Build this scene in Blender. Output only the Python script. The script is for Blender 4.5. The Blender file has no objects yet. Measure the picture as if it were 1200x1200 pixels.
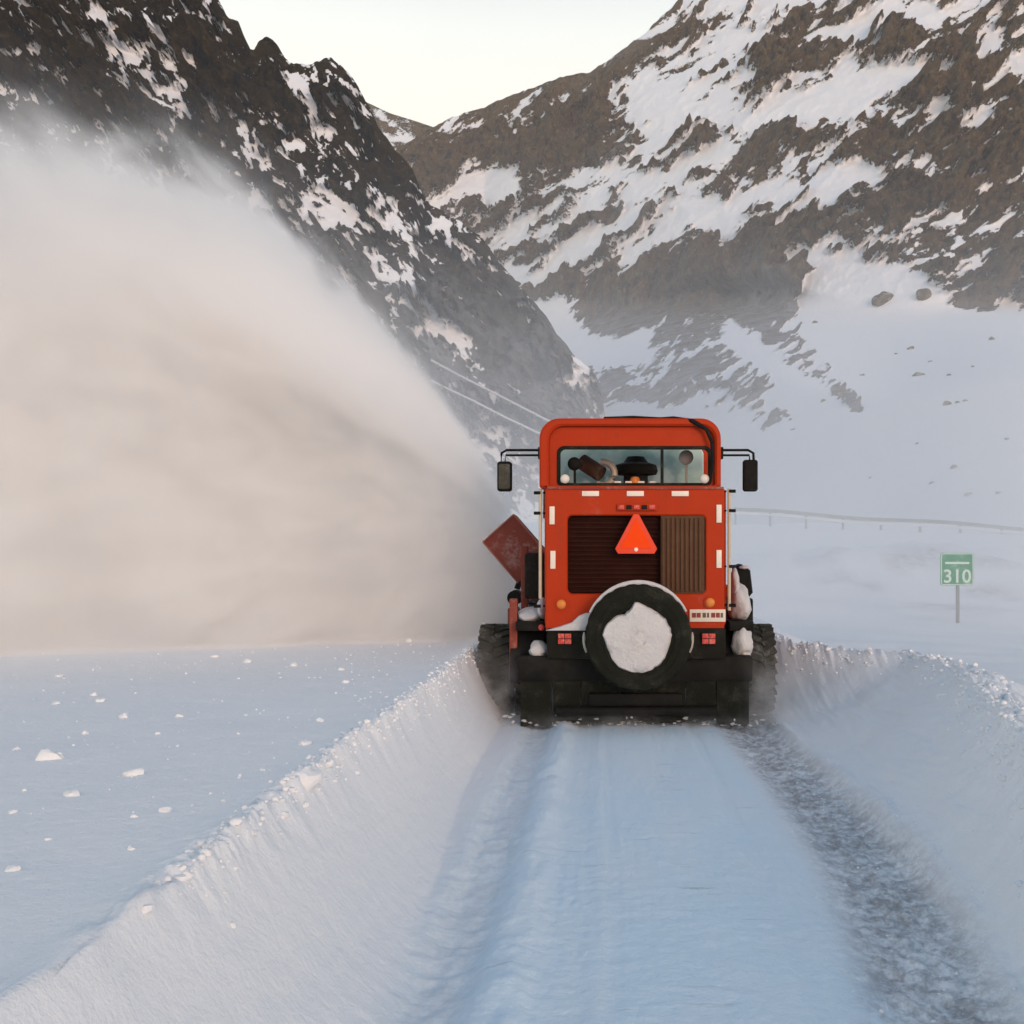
import bpy, bmesh, math, random
import numpy as np
from mathutils import Vector, Matrix

random.seed(7)
RNG = np.random.default_rng(11)
PI = math.pi
SC = bpy.context.scene
C = SC.collection

# ---------------------------------------------------------------- camera
EYE = Vector((-0.30, 0.0, 1.80))
F = 1300.0                       # focal length in pixels of the 1200 px wide photograph
HX, HY = 711.0, 640.0            # where the straight road vanishes
cam_d = bpy.data.cameras.new('camera')
cam_d.sensor_width = 36.0
cam_d.lens = 36.0 * F / 1200.0
cam_d.shift_x = -(HX - 600.0) / 1200.0
cam_d.shift_y = (HY - 600.0) / 1200.0
cam_d.clip_start = 0.1
cam_d.clip_end = 5000.0
cam = bpy.data.objects.new('camera', cam_d)
C.objects.link(cam)
cam.location = EYE
cam.rotation_euler = (PI / 2, 0, 0)
SC.camera = cam

# ---------------------------------------------------------------- world, sun, exposure
SUN_EL, SUN_AZ = math.radians(11), math.radians(156)       # azimuth clockwise from +Y: low, behind and to the right
world = bpy.data.worlds.new('World')
SC.world = world
world.use_nodes = True
nt = world.node_tree
for n in list(nt.nodes):
    nt.nodes.remove(n)
w_out = nt.nodes.new('ShaderNodeOutputWorld')
w_bg = nt.nodes.new('ShaderNodeBackground')
w_bg.inputs['Strength'].default_value = 0.1
sky = nt.nodes.new('ShaderNodeTexSky')
sky.sky_type = 'NISHITA'
sky.sun_disc = False
sky.sun_elevation = SUN_EL
sky.sun_rotation = SUN_AZ
sky.altitude = 2800
sky.air_density = 1.0
sky.dust_density = 2.0
geo = nt.nodes.new('ShaderNodeTexCoord')
sep = nt.nodes.new('ShaderNodeSeparateXYZ')
nt.links.new(geo.outputs['Generated'], sep.inputs[0])
ramp = nt.nodes.new('ShaderNodeValToRGB')                  # thin high cloud: cream near the horizon, grey-blue overhead
nt.links.new(sep.outputs['Z'], ramp.inputs[0])
cr = ramp.color_ramp
cr.elements[0].position = 0.0
cr.elements[0].color = (0.88, 0.78, 0.61, 1)
cr.elements[1].position = 1.0
cr.elements[1].color = (0.090, 0.185, 0.30, 1)
for p, col in ((0.32, (0.97, 0.90, 0.755, 1)), (0.42, (0.84, 0.85, 0.80, 1)), (0.58, (0.235, 0.350, 0.475, 1))):
    e = cr.elements.new(p)
    e.color = col
cn = nt.nodes.new('ShaderNodeTexNoise')
cn.inputs['Scale'].default_value = 2.2
cn.inputs['Detail'].default_value = 3
nt.links.new(geo.outputs['Generated'], cn.inputs['Vector'])
cm = nt.nodes.new('ShaderNodeMapRange')
cm.inputs['To Min'].default_value = 11.0
cm.inputs['To Max'].default_value = 12.0
nt.links.new(cn.outputs['Fac'], cm.inputs['Value'])
cl = nt.nodes.new('ShaderNodeVectorMath')
cl.operation = 'SCALE'
nt.links.new(ramp.outputs['Color'], cl.inputs[0])
nt.links.new(cm.outputs['Result'], cl.inputs['Scale'])
sk = nt.nodes.new('ShaderNodeMix')
sk.data_type = 'RGBA'
sk.inputs['Factor'].default_value = 0.92
nt.links.new(sky.outputs['Color'], sk.inputs['A'])
nt.links.new(cl.outputs['Vector'], sk.inputs['B'])
nt.links.new(sk.outputs['Result'], w_bg.inputs['Color'])
nt.links.new(w_bg.outputs['Background'], w_out.inputs['Surface'])

sun_d = bpy.data.lights.new('sun', 'SUN')
sun_d.energy = 1.5  # warm low lamp added from behind, standing in for the following car's headlights
sun_d.angle = math.radians(22)
sun_d.color = (1.0, 0.66, 0.46)
sun = bpy.data.objects.new('sun', sun_d)
C.objects.link(sun)
sdir = Vector((math.sin(SUN_AZ) * math.cos(SUN_EL), math.cos(SUN_AZ) * math.cos(SUN_EL), math.sin(SUN_EL)))
sun.rotation_euler = sdir.to_track_quat('Z', 'Y').to_euler()

SC.view_settings.view_transform = 'Standard'
SC.view_settings.look = 'None'
SC.view_settings.exposure = 0.25
SC.view_settings.gamma = 1.0
SC.view_settings.use_curve_mapping = False
SC.render.engine = 'CYCLES'
cy = SC.cycles
cy.use_denoising = True
try:
    cy.denoiser = 'OPENIMAGEDENOISE'
except Exception:
    pass
cy.max_bounces = 16
cy.diffuse_bounces = 3
cy.glossy_bounces = 2
cy.transmission_bounces = 3
cy.transparent_max_bounces = 8
cy.volume_bounces = 14
cy.volume_step_rate = 1.0
cy.volume_max_steps = 128
cy.caustics_reflective = False
cy.caustics_refractive = False

# ---------------------------------------------------------------- helpers
def px2m(px, py, Y):
    """world point at depth Y that stands where the photograph shows pixel (px, py)"""
    return Vector((EYE.x + (px - HX) / F * Y, Y, EYE.z - (py - HY) / F * Y))

def lin(r, g, b):
    f = lambda c: ((c / 255.0 + 0.055) / 1.055) ** 2.4 if c > 10 else c / 255.0 / 12.92
    return (f(r), f(g), f(b))

class NT:
    """small helper for node materials"""
    def __init__(self, name):
        self.m = bpy.data.materials.new(name)
        self.m.use_nodes = True
        self.t = self.m.node_tree
        for n in list(self.t.nodes):
            self.t.nodes.remove(n)
        self.out = self.t.nodes.new('ShaderNodeOutputMaterial')
    def n(self, typ, **kw):
        nd = self.t.nodes.new(typ)
        for k, v in kw.items():
            setattr(nd, k, v)
        return nd
    def link(self, a, b):
        self.t.links.new(a, b)
    def _in(self, sock, v):
        if hasattr(v, 'is_output'):
            self.link(v, sock)
        else:
            sock.default_value = v
    def math(self, op, a, b=0.0, c=None, clamp=False):
        nd = self.n('ShaderNodeMath', operation=op)
        nd.use_clamp = clamp
        self._in(nd.inputs[0], a)
        self._in(nd.inputs[1], b)
        if c is not None:
            self._in(nd.inputs[2], c)
        return nd.outputs[0]
    def smooth(self, v, a, b, lo=0.0, hi=1.0, kind='SMOOTHSTEP'):
        nd = self.n('ShaderNodeMapRange', interpolation_type=kind)
        self._in(nd.inputs['Value'], v)
        nd.inputs['From Min'].default_value = a
        nd.inputs['From Max'].default_value = b
        nd.inputs['To Min'].default_value = lo
        nd.inputs['To Max'].default_value = hi
        return nd.outputs['Result']
    def noise(self, vec, scale, detail=4, rough=0.55, dist=0.0):
        nd = self.n('ShaderNodeTexNoise')
        if vec is not None:
            self.link(vec, nd.inputs['Vector'])
        nd.inputs['Scale'].default_value = scale
        nd.inputs['Detail'].default_value = detail
        nd.inputs['Roughness'].default_value = rough
        nd.inputs['Distortion'].default_value = dist
        return nd.outputs['Fac']
    def mix(self, f, a, b):
        nd = self.n('ShaderNodeMix', data_type='RGBA')
        self._in(nd.inputs['Factor'], f)
        for s, v in (('A', a), ('B', b)):
            if hasattr(v, 'is_output'):
                self.link(v, nd.inputs[s])
            else:
                nd.inputs[s].default_value = (*v[:3], 1)
        return nd.outputs['Result']
    def pos(self):
        return self.n('ShaderNodeNewGeometry').outputs['Position']
    def obj(self):
        return self.n('ShaderNodeTexCoord').outputs['Object']
    def scale(self, vec, s):
        nd = self.n('ShaderNodeVectorMath', operation='MULTIPLY')
        self.link(vec, nd.inputs[0])
        nd.inputs[1].default_value = s
        return nd.outputs[0]
    def bump(self, h, strength, dist):
        nd = self.n('ShaderNodeBump')
        nd.inputs['Strength'].default_value = strength
        nd.inputs['Distance'].default_value = dist
        self.link(h, nd.inputs['Height'])
        return nd.outputs[0]
    def bsdf(self, col, rough, metal=0.0, normal=None, spec=0.5, coat=0.0):
        p = self.n('ShaderNodeBsdfPrincipled')
        self._in(p.inputs['Base Color'], col if hasattr(col, 'is_output') else (*col[:3], 1))
        self._in(p.inputs['Roughness'], rough)
        p.inputs['Metallic'].default_value = metal
        p.inputs['Specular IOR Level'].default_value = spec
        p.inputs['Coat Weight'].default_value = coat
        if normal is not None:
            self.link(normal, p.inputs['Normal'])
        self.link(p.outputs[0], self.out.inputs['Surface'])
        return p

def worn(name, col, rough=0.5, metal=0.0, dirt=(0.30, 0.31, 0.33), amount=0.35, scale=3.0, coat=0.0, bump=0.15, vary=0.25, spec=0.35):
    """a plain surface with uneven tone, fine grime or dusted snow and a little relief"""
    n = NT(name)
    o = n.obj()
    a = n.noise(o, scale, 5, 0.6)
    b = n.noise(o, scale * 9, 4, 0.6)
    dark = tuple(c * (1 - vary) for c in col)
    lite = tuple(min(1, c * (1 + vary * 0.6)) for c in col)
    c1 = n.mix(a, dark, lite)
    f = n.math('MULTIPLY', n.smooth(n.math('ADD', a, n.math('MULTIPLY', b, 0.6)), 0.78, 1.05), amount)
    c2 = n.mix(f, c1, dirt)
    r = n.smooth(b, 0.3, 0.7, max(0.05, rough - 0.1), min(1, rough + 0.15))
    n.bsdf(c2, r, metal, n.bump(b, bump, 0.01), spec=spec, coat=coat)
    return n.m

def obj(name, me, mat=None, parent=None):
    o = bpy.data.objects.new(name, me)
    C.objects.link(o)
    if mat is not None and not me.materials:
        me.materials.append(mat)
    if parent is not None:
        o.parent = parent
    return o

def tag(o, label=None, cat=None, group=None, kind=None):
    for k, v in (('label', label), ('category', cat), ('group', group), ('kind', kind)):
        if v:
            o[k] = v
    return o

def smooth_mesh(me, angle=0.7):
    me.polygons.foreach_set('use_smooth', [True] * len(me.polygons))
    try:
        me.set_sharp_from_angle(angle=angle)
    except Exception:
        pass

def finish(bm, name, smooth=0.6):
    bmesh.ops.recalc_face_normals(bm, faces=bm.faces)
    me = bpy.data.meshes.new(name)
    bm.to_mesh(me)
    bm.free()
    if smooth:
        smooth_mesh(me, smooth)
    return me

# ---- vectorised gradient noise
_perm = RNG.permutation(256)
_perm = np.concatenate([_perm, _perm, _perm])
_grad = RNG.normal(size=(256, 3))
_grad /= np.linalg.norm(_grad, axis=1)[:, None]
def perlin(x, y, z):
    x, y, z = np.broadcast_arrays(np.asarray(x, float), y, z)
    xi, yi, zi = np.floor(x).astype(int), np.floor(y).astype(int), np.floor(z).astype(int)
    xf, yf, zf = x - xi, y - yi, z - zi
    fade = lambda t: t * t * t * (t * (t * 6 - 15) + 10)
    u, v, w = fade(xf), fade(yf), fade(zf)
    res = 0
    for dx in (0, 1):
        px_ = _perm[(xi + dx) & 255]
        for dy in (0, 1):
            py_ = _perm[px_ + ((yi + dy) & 255)]
            for dz in (0, 1):
                g = _grad[_perm[py_ + ((zi + dz) & 255)]]
                d = g[..., 0] * (xf - dx) + g[..., 1] * (yf - dy) + g[..., 2] * (zf - dz)
                res = res + d * (u if dx else 1 - u) * (v if dy else 1 - v) * (w if dz else 1 - w)
    return res * 1.6
def fbm(x, y, z, octv=5, gain=0.5, lac=2.03):
    s, a, tot = 0, 1.0, 0
    for i in range(octv):
        s = s + a * perlin(x, y, z)
        tot += a
        x, y, z = x * lac + 13.7, y * lac + 5.1, z * lac + 9.2
        a *= gain
    return s / tot
def ridged(x, y, z, octv=5, gain=0.5, lac=2.1):
    s, a, tot = 0, 1.0, 0
    for i in range(octv):
        s = s + a * (1 - np.abs(perlin(x, y, z)) * 1.7) ** 2
        tot += a
        x, y, z = x * lac + 3.7, y * lac + 15.1, z * lac + 7.2
        a *= gain
    return s / tot
def sstep(a, b, x):
    t = np.clip((x - a) / (b - a), 0, 1)
    return t * t * (3 - 2 * t)

def grid_mesh(name, X, Y, Z, attrs=None):
    """X, Y, Z: (rows, cols) arrays -> one sheet"""
    r, c = X.shape
    co = np.stack([X, Y, Z], -1).reshape(-1, 3).astype(np.float32)
    i = (np.arange(r - 1)[:, None] * c + np.arange(c - 1)[None, :]).reshape(-1)
    f = np.stack([i, i + 1, i + c + 1, i + c], -1).astype(np.int32)
    me = bpy.data.meshes.new(name)
    me.vertices.add(len(co))
    me.vertices.foreach_set('co', co.reshape(-1))
    me.loops.add(f.size)
    me.loops.foreach_set('vertex_index', f.reshape(-1))
    me.polygons.add(len(f))
    me.polygons.foreach_set('loop_start', np.arange(0, f.size, 4, dtype=np.int32))
    me.polygons.foreach_set('loop_total', np.full(len(f), 4, dtype=np.int32))
    me.polygons.foreach_set('use_smooth', np.ones(len(f), dtype=bool))
    me.update(calc_edges=True)
    for k, v in (attrs or {}).items():
        a = me.attributes.new(k, 'FLOAT', 'POINT')
        a.data.foreach_set('value', v.reshape(-1).astype(np.float32))
    return me

# ---- solid builders into a bmesh
def add_box(bm, lo, hi, bevel=0.0, rot=None, segs=2):
    lo, hi = Vector(lo), Vector(hi)
    c, s = (lo + hi) / 2, hi - lo
    r = bmesh.ops.create_cube(bm, size=1.0)
    vs = r['verts']
    bmesh.ops.scale(bm, verts=vs, vec=s)
    if bevel:
        es = list({e for v in vs for e in v.link_edges})
        q = bmesh.ops.bevel(bm, geom=es, offset=bevel, segments=segs, affect='EDGES', profile=0.6)
        vs = list({v for f in q['faces'] for v in f.verts} | {v for v in vs if v.is_valid})
    M = Matrix.Translation(c)
    if rot is not None:
        M = M @ rot.to_4x4()
    bmesh.ops.transform(bm, matrix=M, verts=vs)
    return vs

def add_tube(bm, pts, rad, segs=10, cap=True):
    pts = [Vector(p) for p in pts]
    rads = rad if isinstance(rad, (list, tuple)) else [rad] * len(pts)
    rings = []
    up = Vector((0, 0, 1))
    for i, p in enumerate(pts):
        d = (pts[min(i + 1, len(pts) - 1)] - pts[max(i - 1, 0)]).normalized()
        ref = up if abs(d.dot(up)) < 0.95 else Vector((1, 0, 0))
        a = d.cross(ref).normalized()
        b = d.cross(a).normalized()
        rings.append([bm.verts.new(p + (a * math.cos(t) + b * math.sin(t)) * rads[i])
                      for t in [2 * PI * k / segs for k in range(segs)]])
    for r0, r1 in zip(rings, rings[1:]):
        for k in range(segs):
            bm.faces.new((r0[k], r0[(k + 1) % segs], r1[(k + 1) % segs], r1[k]))
    if cap:
        bm.faces.new(rings[0])
        bm.faces.new(rings[-1])

def add_lathe(bm, prof, centre, axis='Y', segs=32, mod=None):
    """prof: closed list of (radius, offset along axis)"""
    centre = Vector(centre)
    rings = []
    for k in range(segs):
        t = 2 * PI * k / segs
        ring = []
        for j, (r, h) in enumerate(prof):
            rr = r + (mod(k, j) if mod else 0)
            a, b = rr * math.cos(t), rr * math.sin(t)
            ring.append(bm.verts.new(centre + (Vector((a, h, b)) if axis == 'Y' else Vector((h, a, b)) if axis == 'X' else Vector((a, b, h)))))
        rings.append(ring)
    n = len(prof)
    for k in range(segs):
        r0, r1 = rings[k], rings[(k + 1) % segs]
        for j in range(n):
            bm.faces.new((r0[j], r0[(j + 1) % n], r1[(j + 1) % n], r1[j]))

def add_disc(bm, centre, r, y_thick, segs=24, axis='Y', dome=0.0):
    c = Vector(centre)
    d = {'Y': Vector((0, 1, 0)), 'X': Vector((1, 0, 0)), 'Z': Vector((0, 0, 1))}[axis]
    a = Vector((0, 0, 1)) if axis != 'Z' else Vector((1, 0, 0))
    b = d.cross(a)
    prev = None
    rows = [(r, y_thick / 2), (r, -y_thick / 2)]
    if dome:
        rows += [(r * 0.8, -y_thick / 2 - dome * 0.6), (r * 0.45, -y_thick / 2 - dome)]
    for rr, h in rows:
        ring = [bm.verts.new(c + d * h + (a * math.cos(t) + b * math.sin(t)) * rr) for t in [2 * PI * k / segs for k in range(segs)]]
        if prev is None:
            bm.faces.new(ring)
        else:
            for k in range(segs):
                bm.faces.new((prev[k], prev[(k + 1) % segs], ring[(k + 1) % segs], ring[k]))
        prev = ring
    bm.faces.new(prev)

def rrect(x0, x1, z0, z1, r, n=6):
    """rounded rectangle, r = radii (top right, top left, bottom left, bottom right)"""
    if not isinstance(r, (tuple, list)):
        r = (r,) * 4
    cs = ((x1, z1, 0, r[0], -1, -1), (x0, z1, 90, r[1], 1, -1), (x0, z0, 180, r[2], 1, 1), (x1, z0, 270, r[3], -1, 1))
    pts = []
    for cx, cz, a0, rr, sx, sz in cs:
        rr = max(rr, 1e-3)
        for k in range(n + 1):
            t = math.radians(a0 + 90 * k / n)
            pts.append((cx + sx * rr + rr * math.cos(t), cz + sz * rr + rr * math.sin(t)))
    return pts

def add_ring(bm, outer, inner, y0, y1, bev=0.012):
    """plate with an opening; outer and inner are equal length outlines in xz; y0 faces the camera"""
    n = len(outer)
    co = [sum(p[0] for p in outer) / n, sum(p[1] for p in outer) / n]
    def shrink(pts, d):
        return [(p[0] - d * (1 if p[0] > co[0] else -1), p[1] - d * (1 if p[1] > co[1] else -1)) for p in pts]
    loops = [(outer, y1), (outer, y0 + bev), (shrink(outer, bev), y0), (shrink(inner, -bev), y0), (inner, y0 + bev), (inner, y1)]
    rings = [[bm.verts.new((x, y, z)) for x, z in pts] for pts, y in loops]
    for a in range(6):
        r0, r1 = rings[a], rings[(a + 1) % 6]
        for k in range(n):
            bm.faces.new((r0[k], r0[(k + 1) % n], r1[(k + 1) % n], r1[k]))

def add_prism(bm, pts, y0, y1, bev=0.0):
    n = len(pts)
    cx, cz = sum(p[0] for p in pts) / n, sum(p[1] for p in pts) / n
    loops = [(pts, y1), (pts, y0 + bev)]
    if bev:
        loops.append(([(p[0] + (cx - p[0]) * bev / max(1e-6, math.hypot(p[0] - cx, p[1] - cz)),
                        p[1] + (cz - p[1]) * bev / max(1e-6, math.hypot(p[0] - cx, p[1] - cz))) for p in pts], y0))
    rings = [[bm.verts.new((x, y, z)) for x, z in q] for q, y in loops]
    for r0, r1 in zip(rings, rings[1:]):
        for k in range(n):
            bm.faces.new((r0[k], r0[(k + 1) % n], r1[(k + 1) % n], r1[k]))
    bm.faces.new(rings[0])
    bm.faces.new(rings[-1])

def add_blob(bm, centre, size, rough=0.25, sub=3, seed=0, flat=None):
    r = bmesh.ops.create_icosphere(bm, subdivisions=sub, radius=1.0)
    vs = r['verts']
    co = np.array([v.co[:] for v in vs])
    d = fbm(co[:, 0] * 1.3 + seed * 7.1, co[:, 1] * 1.3 + seed, co[:, 2] * 1.3, 4)
    for v, q in zip(vs, d):
        v.co *= 1 + rough * float(q) * 2
        v.co = Vector((v.co.x * size[0], v.co.y * size[1], v.co.z * size[2]))
        if flat is not None and v.co.z < flat:
            v.co.z = flat + (v.co.z - flat) * 0.2
        v.co += Vector(centre)
    return vs

# ---------------------------------------------------------------- materials of the land
def snow_colour(n, p):
    a = n.noise(p, 0.9, 4, 0.6)
    return n.mix(a, (0.77, 0.80, 0.85), (0.84, 0.85, 0.87))

def make_ground_mat():
    n = NT('ground_snow')
    p = n.pos()
    at = n.n('ShaderNodeAttribute', attribute_name='dirt').outputs['Fac']
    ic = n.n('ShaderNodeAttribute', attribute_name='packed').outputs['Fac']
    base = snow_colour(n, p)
    packed = n.mix(n.noise(n.scale(p, (1.0, 0.45, 1.0)), 2.5, 5, 0.65), (0.63, 0.78, 0.90), (0.76, 0.85, 0.92))  # packed lane; the blue cast of the skylight is put into its colour
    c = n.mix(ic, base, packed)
    f1 = n.noise(n.scale(p, (1.0, 0.8, 1.0)), 16, 6, 0.72)
    f2 = n.noise(p, 3.0, 4, 0.6)
    dm = n.math('MULTIPLY', at, n.smooth(n.math('ADD', f1, n.math('MULTIPLY', f2, 0.5)), 0.52, 0.95))
    c = n.mix(n.math('MULTIPLY', dm, 0.80), c, (0.17, 0.145, 0.155))
    dash = n.noise(n.scale(p, (1.1, 7.0, 1.0)), 3.2, 3, 0.5)
    dd = n.math('MULTIPLY', n.math('MULTIPLY', n.smooth(dash, 0.60, 0.74), n.smooth(n.noise(p, 1.1, 2), 0.45, 0.6)), ic)
    c = n.mix(n.math('MULTIPLY', dd, 0.45), c, (0.25, 0.30, 0.34))
    h = n.math('ADD', n.noise(p, 45, 5, 0.7), n.math('MULTIPLY', n.noise(p, 10, 4, 0.6), 1.5))
    n.bsdf(c, 0.75, 0, n.bump(h, 0.42, 0.02), spec=0.2)
    return n.m

def make_mountain_mat(name, rock_a, rock_b, rock_c):
    n = NT(name)
    p = n.pos()
    sc = n.n('ShaderNodeAttribute', attribute_name='snow').outputs['Fac']
    fine = n.noise(p, 0.55, 6, 0.72)
    mid = n.noise(p, 0.13, 5, 0.6)
    s = n.math('ADD', sc, n.math('MULTIPLY', n.math('SUBTRACT', fine, 0.5), 1.5))
    mask = n.smooth(s, -0.05, 0.06)
    rk = n.mix(mid, rock_a, rock_b)
    rk = n.mix(n.smooth(fine, 0.48, 0.66), rk, rock_c)
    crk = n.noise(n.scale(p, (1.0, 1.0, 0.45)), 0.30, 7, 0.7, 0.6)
    rk = n.mix(n.math('MULTIPLY', n.smooth(crk, 0.50, 0.38), 0.90), rk, tuple(c * 0.30 for c in rock_a))  # dark crevices: their shade is put into the rock colour
    ds = n.n('ShaderNodeAttribute', attribute_name='dust_haze').outputs['Fac']
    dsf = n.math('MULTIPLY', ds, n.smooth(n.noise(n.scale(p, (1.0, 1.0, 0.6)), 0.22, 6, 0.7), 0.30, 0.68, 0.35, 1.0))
    rk = n.mix(dsf, rk, (0.50, 0.53, 0.58))  # snow dusting, plus valley haze painted onto the lower rock
    snow = n.mix(mid, (0.80, 0.83, 0.90), (0.87, 0.88, 0.92))
    col = n.mix(mask, rk, snow)
    h = n.noise(p, 0.9, 8, 0.72)
    h2 = n.math('MULTIPLY', h, n.math('SUBTRACT', 1.15, mask))
    n.bsdf(col, 0.9, 0, n.bump(h2, 1.0, 2.2), spec=0.04)
    return n.m

M_ground = make_ground_mat()
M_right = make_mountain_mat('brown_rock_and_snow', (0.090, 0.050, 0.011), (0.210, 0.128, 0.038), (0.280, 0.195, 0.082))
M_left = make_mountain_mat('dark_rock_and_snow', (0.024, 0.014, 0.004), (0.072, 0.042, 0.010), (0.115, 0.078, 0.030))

def snow_mat(name, a=(0.80, 0.82, 0.86), b=(0.90, 0.90, 0.91), bs=0.5, bd=0.02, bsc=30):
    n = NT(name)
    p = n.pos()
    h = n.noise(p, bsc, 6, 0.75)
    n.bsdf(n.mix(n.noise(p, 5, 3, 0.5), a, b), 0.75, 0, n.bump(h, bs, bd), spec=0.25)
    return n.m
M_snow = snow_mat('fresh_snow')
M_cake = snow_mat('caked_snow', (0.66, 0.67, 0.71), (0.80, 0.79, 0.79), 0.9, 0.05, 16)

# ---------------------------------------------------------------- ground: cut road, banks, fields, valley floor
def crest_left(y, rough=True):
    s = -1.72 - 0.05 * sstep(4, 1, y)
    return s + 0.05 * fbm(y * 1.3, 0.3, 2.2, 3) + 0.02 * fbm(y * 6, 3.3, 1.2, 2) if rough else s
def crest_right(y, rough=True):
    k = np.interp(y, [-50, 3.0, 5.0, 6.3, 8.2, 10.0, 11.2, 12.2, 13.0, 60], [1.70, 1.75, 1.86, 2.06, 2.50, 2.86, 2.84, 2.15, 1.62, 1.62])
    return k if not rough else k + 0.07 * fbm(y * 1.1, 9.3, 4.2, 4) + 0.04 * fbm(y * 5, 13.3, 1.2, 3)

def track_x(y):
    return np.interp(y, [3.5, 4.2, 5.1, 6.5, 8.5, 10.6, 12, 20], [0.92, 0.99, 1.10, 1.21, 1.18, 1.10, 1.12, 1.12])

def ground_height(X, Y):
    cl, crr = crest_left(Y, False), crest_right(Y, False)
    X0 = X
    X = X - (crest_left(Y) - cl) * np.exp(-(np.abs(X - cl) / 0.10) ** 2) - (crest_right(Y) - crr) * np.exp(-(np.abs(X - crr) / 0.25) ** 2)
    far = sstep(22, 40, Y)
    rise = np.where(Y > 22, (Y - 22) * 0.075, 0) * sstep(20, 36, Y)
    rise = np.minimum(rise, 3.0)
    # left field
    zl = 0.68 + 0.035 * fbm(X * 0.25, Y * 0.25, 1.0, 3) + 0.012 * fbm(X * 1.6, Y * 1.6, 4.0, 4)
    zl = zl + 0.003 * fbm(X * 18, Y * 18, 2.0, 3) * (X < cl) - 0.05 * sstep(-3, -14, X) + 0.04 * np.exp(-((X - cl) / 0.16) ** 2)
    # wall shape: steep under the crest, concave to the floor
    tl = np.clip((X - cl) / 0.56, 0, 1)
    toe = 0.36 + 0.22 * sstep(9, 4, Y)
    tl2 = np.clip((X - cl) / toe, 0, 1)
    wl = (1 - tl2) ** 1.35
    # wind lines and knocked-off lumps on the wall
    wl_n = (0.035 * fbm(X * 5.5, Y * 0.7, 8.0, 4) + 0.014 * ridged(X * 11, Y * 0.45, 4.0, 3) + 0.006 * fbm(X * 10, Y * 9.0, 8.0, 3)) * np.sin(np.clip(tl2, 0, 1) * PI)
    # road surface
    road = 0.016 * fbm(X * 1.6, Y * 0.6, 3.0, 4) + 0.006 * fbm(X * 15, Y * 12, 3.0, 4) + 0.006 * ridged(X * 2.0, Y * 5.5, 6.0, 3) + 0.004 * fbm(X * 24, Y * 1.2, 2.0, 2)
    pat = sstep(0.05, 0.45, fbm(X * 1.1, Y * 0.9, 12.0, 3))
    road = road + pat * 0.010 * fbm(X * 22, Y * 20, 5.0, 3)
    for tx, wd, dp in ((-0.98, 0.14, 0.050), (-0.50, 0.12, 0.016), (-0.28, 0.04, 0.006), (0.55, 0.05, 0.012)):
        wob = 0.03 * fbm(Y * 0.5, tx, 0.5, 2)
        road = road - dp * np.exp(-(((X - tx - wob) / wd) ** 4))
    tr = np.exp(-(((X - track_x(Y)) / 0.27) ** 4))
    road = road + tr * (0.042 * (ridged(X * 4.2, Y * 5.2, 5.0, 4) - 0.5) + 0.020 * fbm(X * 17, Y * 17, 1.0, 3))
    tl_ = np.exp(-(((X + 0.98) / 0.2) ** 4))
    road = road + tl_ * 0.022 * fbm(X * 9, Y * 6, 7.0, 4)
    road = road - 0.045 * tr
    # ridge of squeezed snow beside the tracks
    road = road + 0.045 * np.exp(-(((X - track_x(Y) - 0.33) / 0.06) ** 2)) * (0.6 + fbm(X * 5, Y * 2.5, 3.0, 3))
    road = road + 0.040 * np.exp(-(((X + 0.72) / 0.09) ** 2)) * (0.8 + fbm(X * 5, Y * 3, 9.0, 3))
    flat = sstep(0.55, 0.9, tl2)
    road = road * flat
    # right bank
    zr_crest = 0.70 + 0.05 * fbm(Y * 0.8, 2.0, 3.0, 3)
    toe_r = np.clip(crr - 1.38, 0.25, 3)
    tr2 = np.clip((crr - X) / toe_r, 0, 1)
    wr = (1 - tr2) ** 1.5
    wr_n = (0.05 * fbm(X * 2.5, Y * 1.2, 18.0, 4) + 0.022 * ridged(X * 5, Y * 0.5, 4.0, 3) + 0.02 * fbm(X * 9, Y * 4, 28.0, 3)) * np.sin(tr2 * PI)
    back = np.clip(X - crr, 0, 30)
    zr = zr_crest - 0.30 * sstep(0, 1.1, back) - 0.32 * sstep(1, 9, back) + 0.06 * fbm(X * 0.5, Y * 0.9, 8.0, 4)
    # broken crest
    cw_l = np.exp(-((X - cl + 0.02) / 0.09) ** 2)
    cw_r = np.exp(-((X - crr - 0.12) / 0.22) ** 2)
    lump = 0.05 * (fbm(X * 9, Y * 9, 2.0, 4)) + 0.03 * fbm(X * 24, Y * 24, 2.0, 2)
    z = np.where(X < cl, zl, np.where(X < crr, road + zl * wl + wl_n + zr_crest * wr + wr_n, zr))
    z = z + lump * cw_l + (lump * 2.0 + 0.05 * np.abs(fbm(X * 4, Y * 4, 5.0, 3))) * cw_r
    # ahead of the machine nothing is cleared yet
    ahead = sstep(15.8, 16.3, Y)
    zfield = 0.62 + 0.05 * fbm(X * 0.3, Y * 0.3, 6.0, 4)
    z = z * (1 - ahead) + np.where(np.abs(X) < 2.2, zfield, z) * ahead
    und = 0.35 * fbm(X * 0.09, Y * 0.12, 7.0, 4) + 0.10 * fbm(X * 0.5, Y * 0.7, 7.0, 4)
    z = z * (1 - sstep(18, 26, Y)) + (0.1 + rise + und * sstep(24, 30, Y)) * sstep(18, 26, Y)
    # low rubbly bank of pushed snow before the sign
    hump = 1.0 * np.exp(-(((Y - 33 - 0.15 * X) / 3.5) ** 2)) * sstep(2, 7, X) * (0.7 + 0.7 * fbm(X * 0.6, Y * 0.6, 3.0, 4))
    return z + hump

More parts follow.
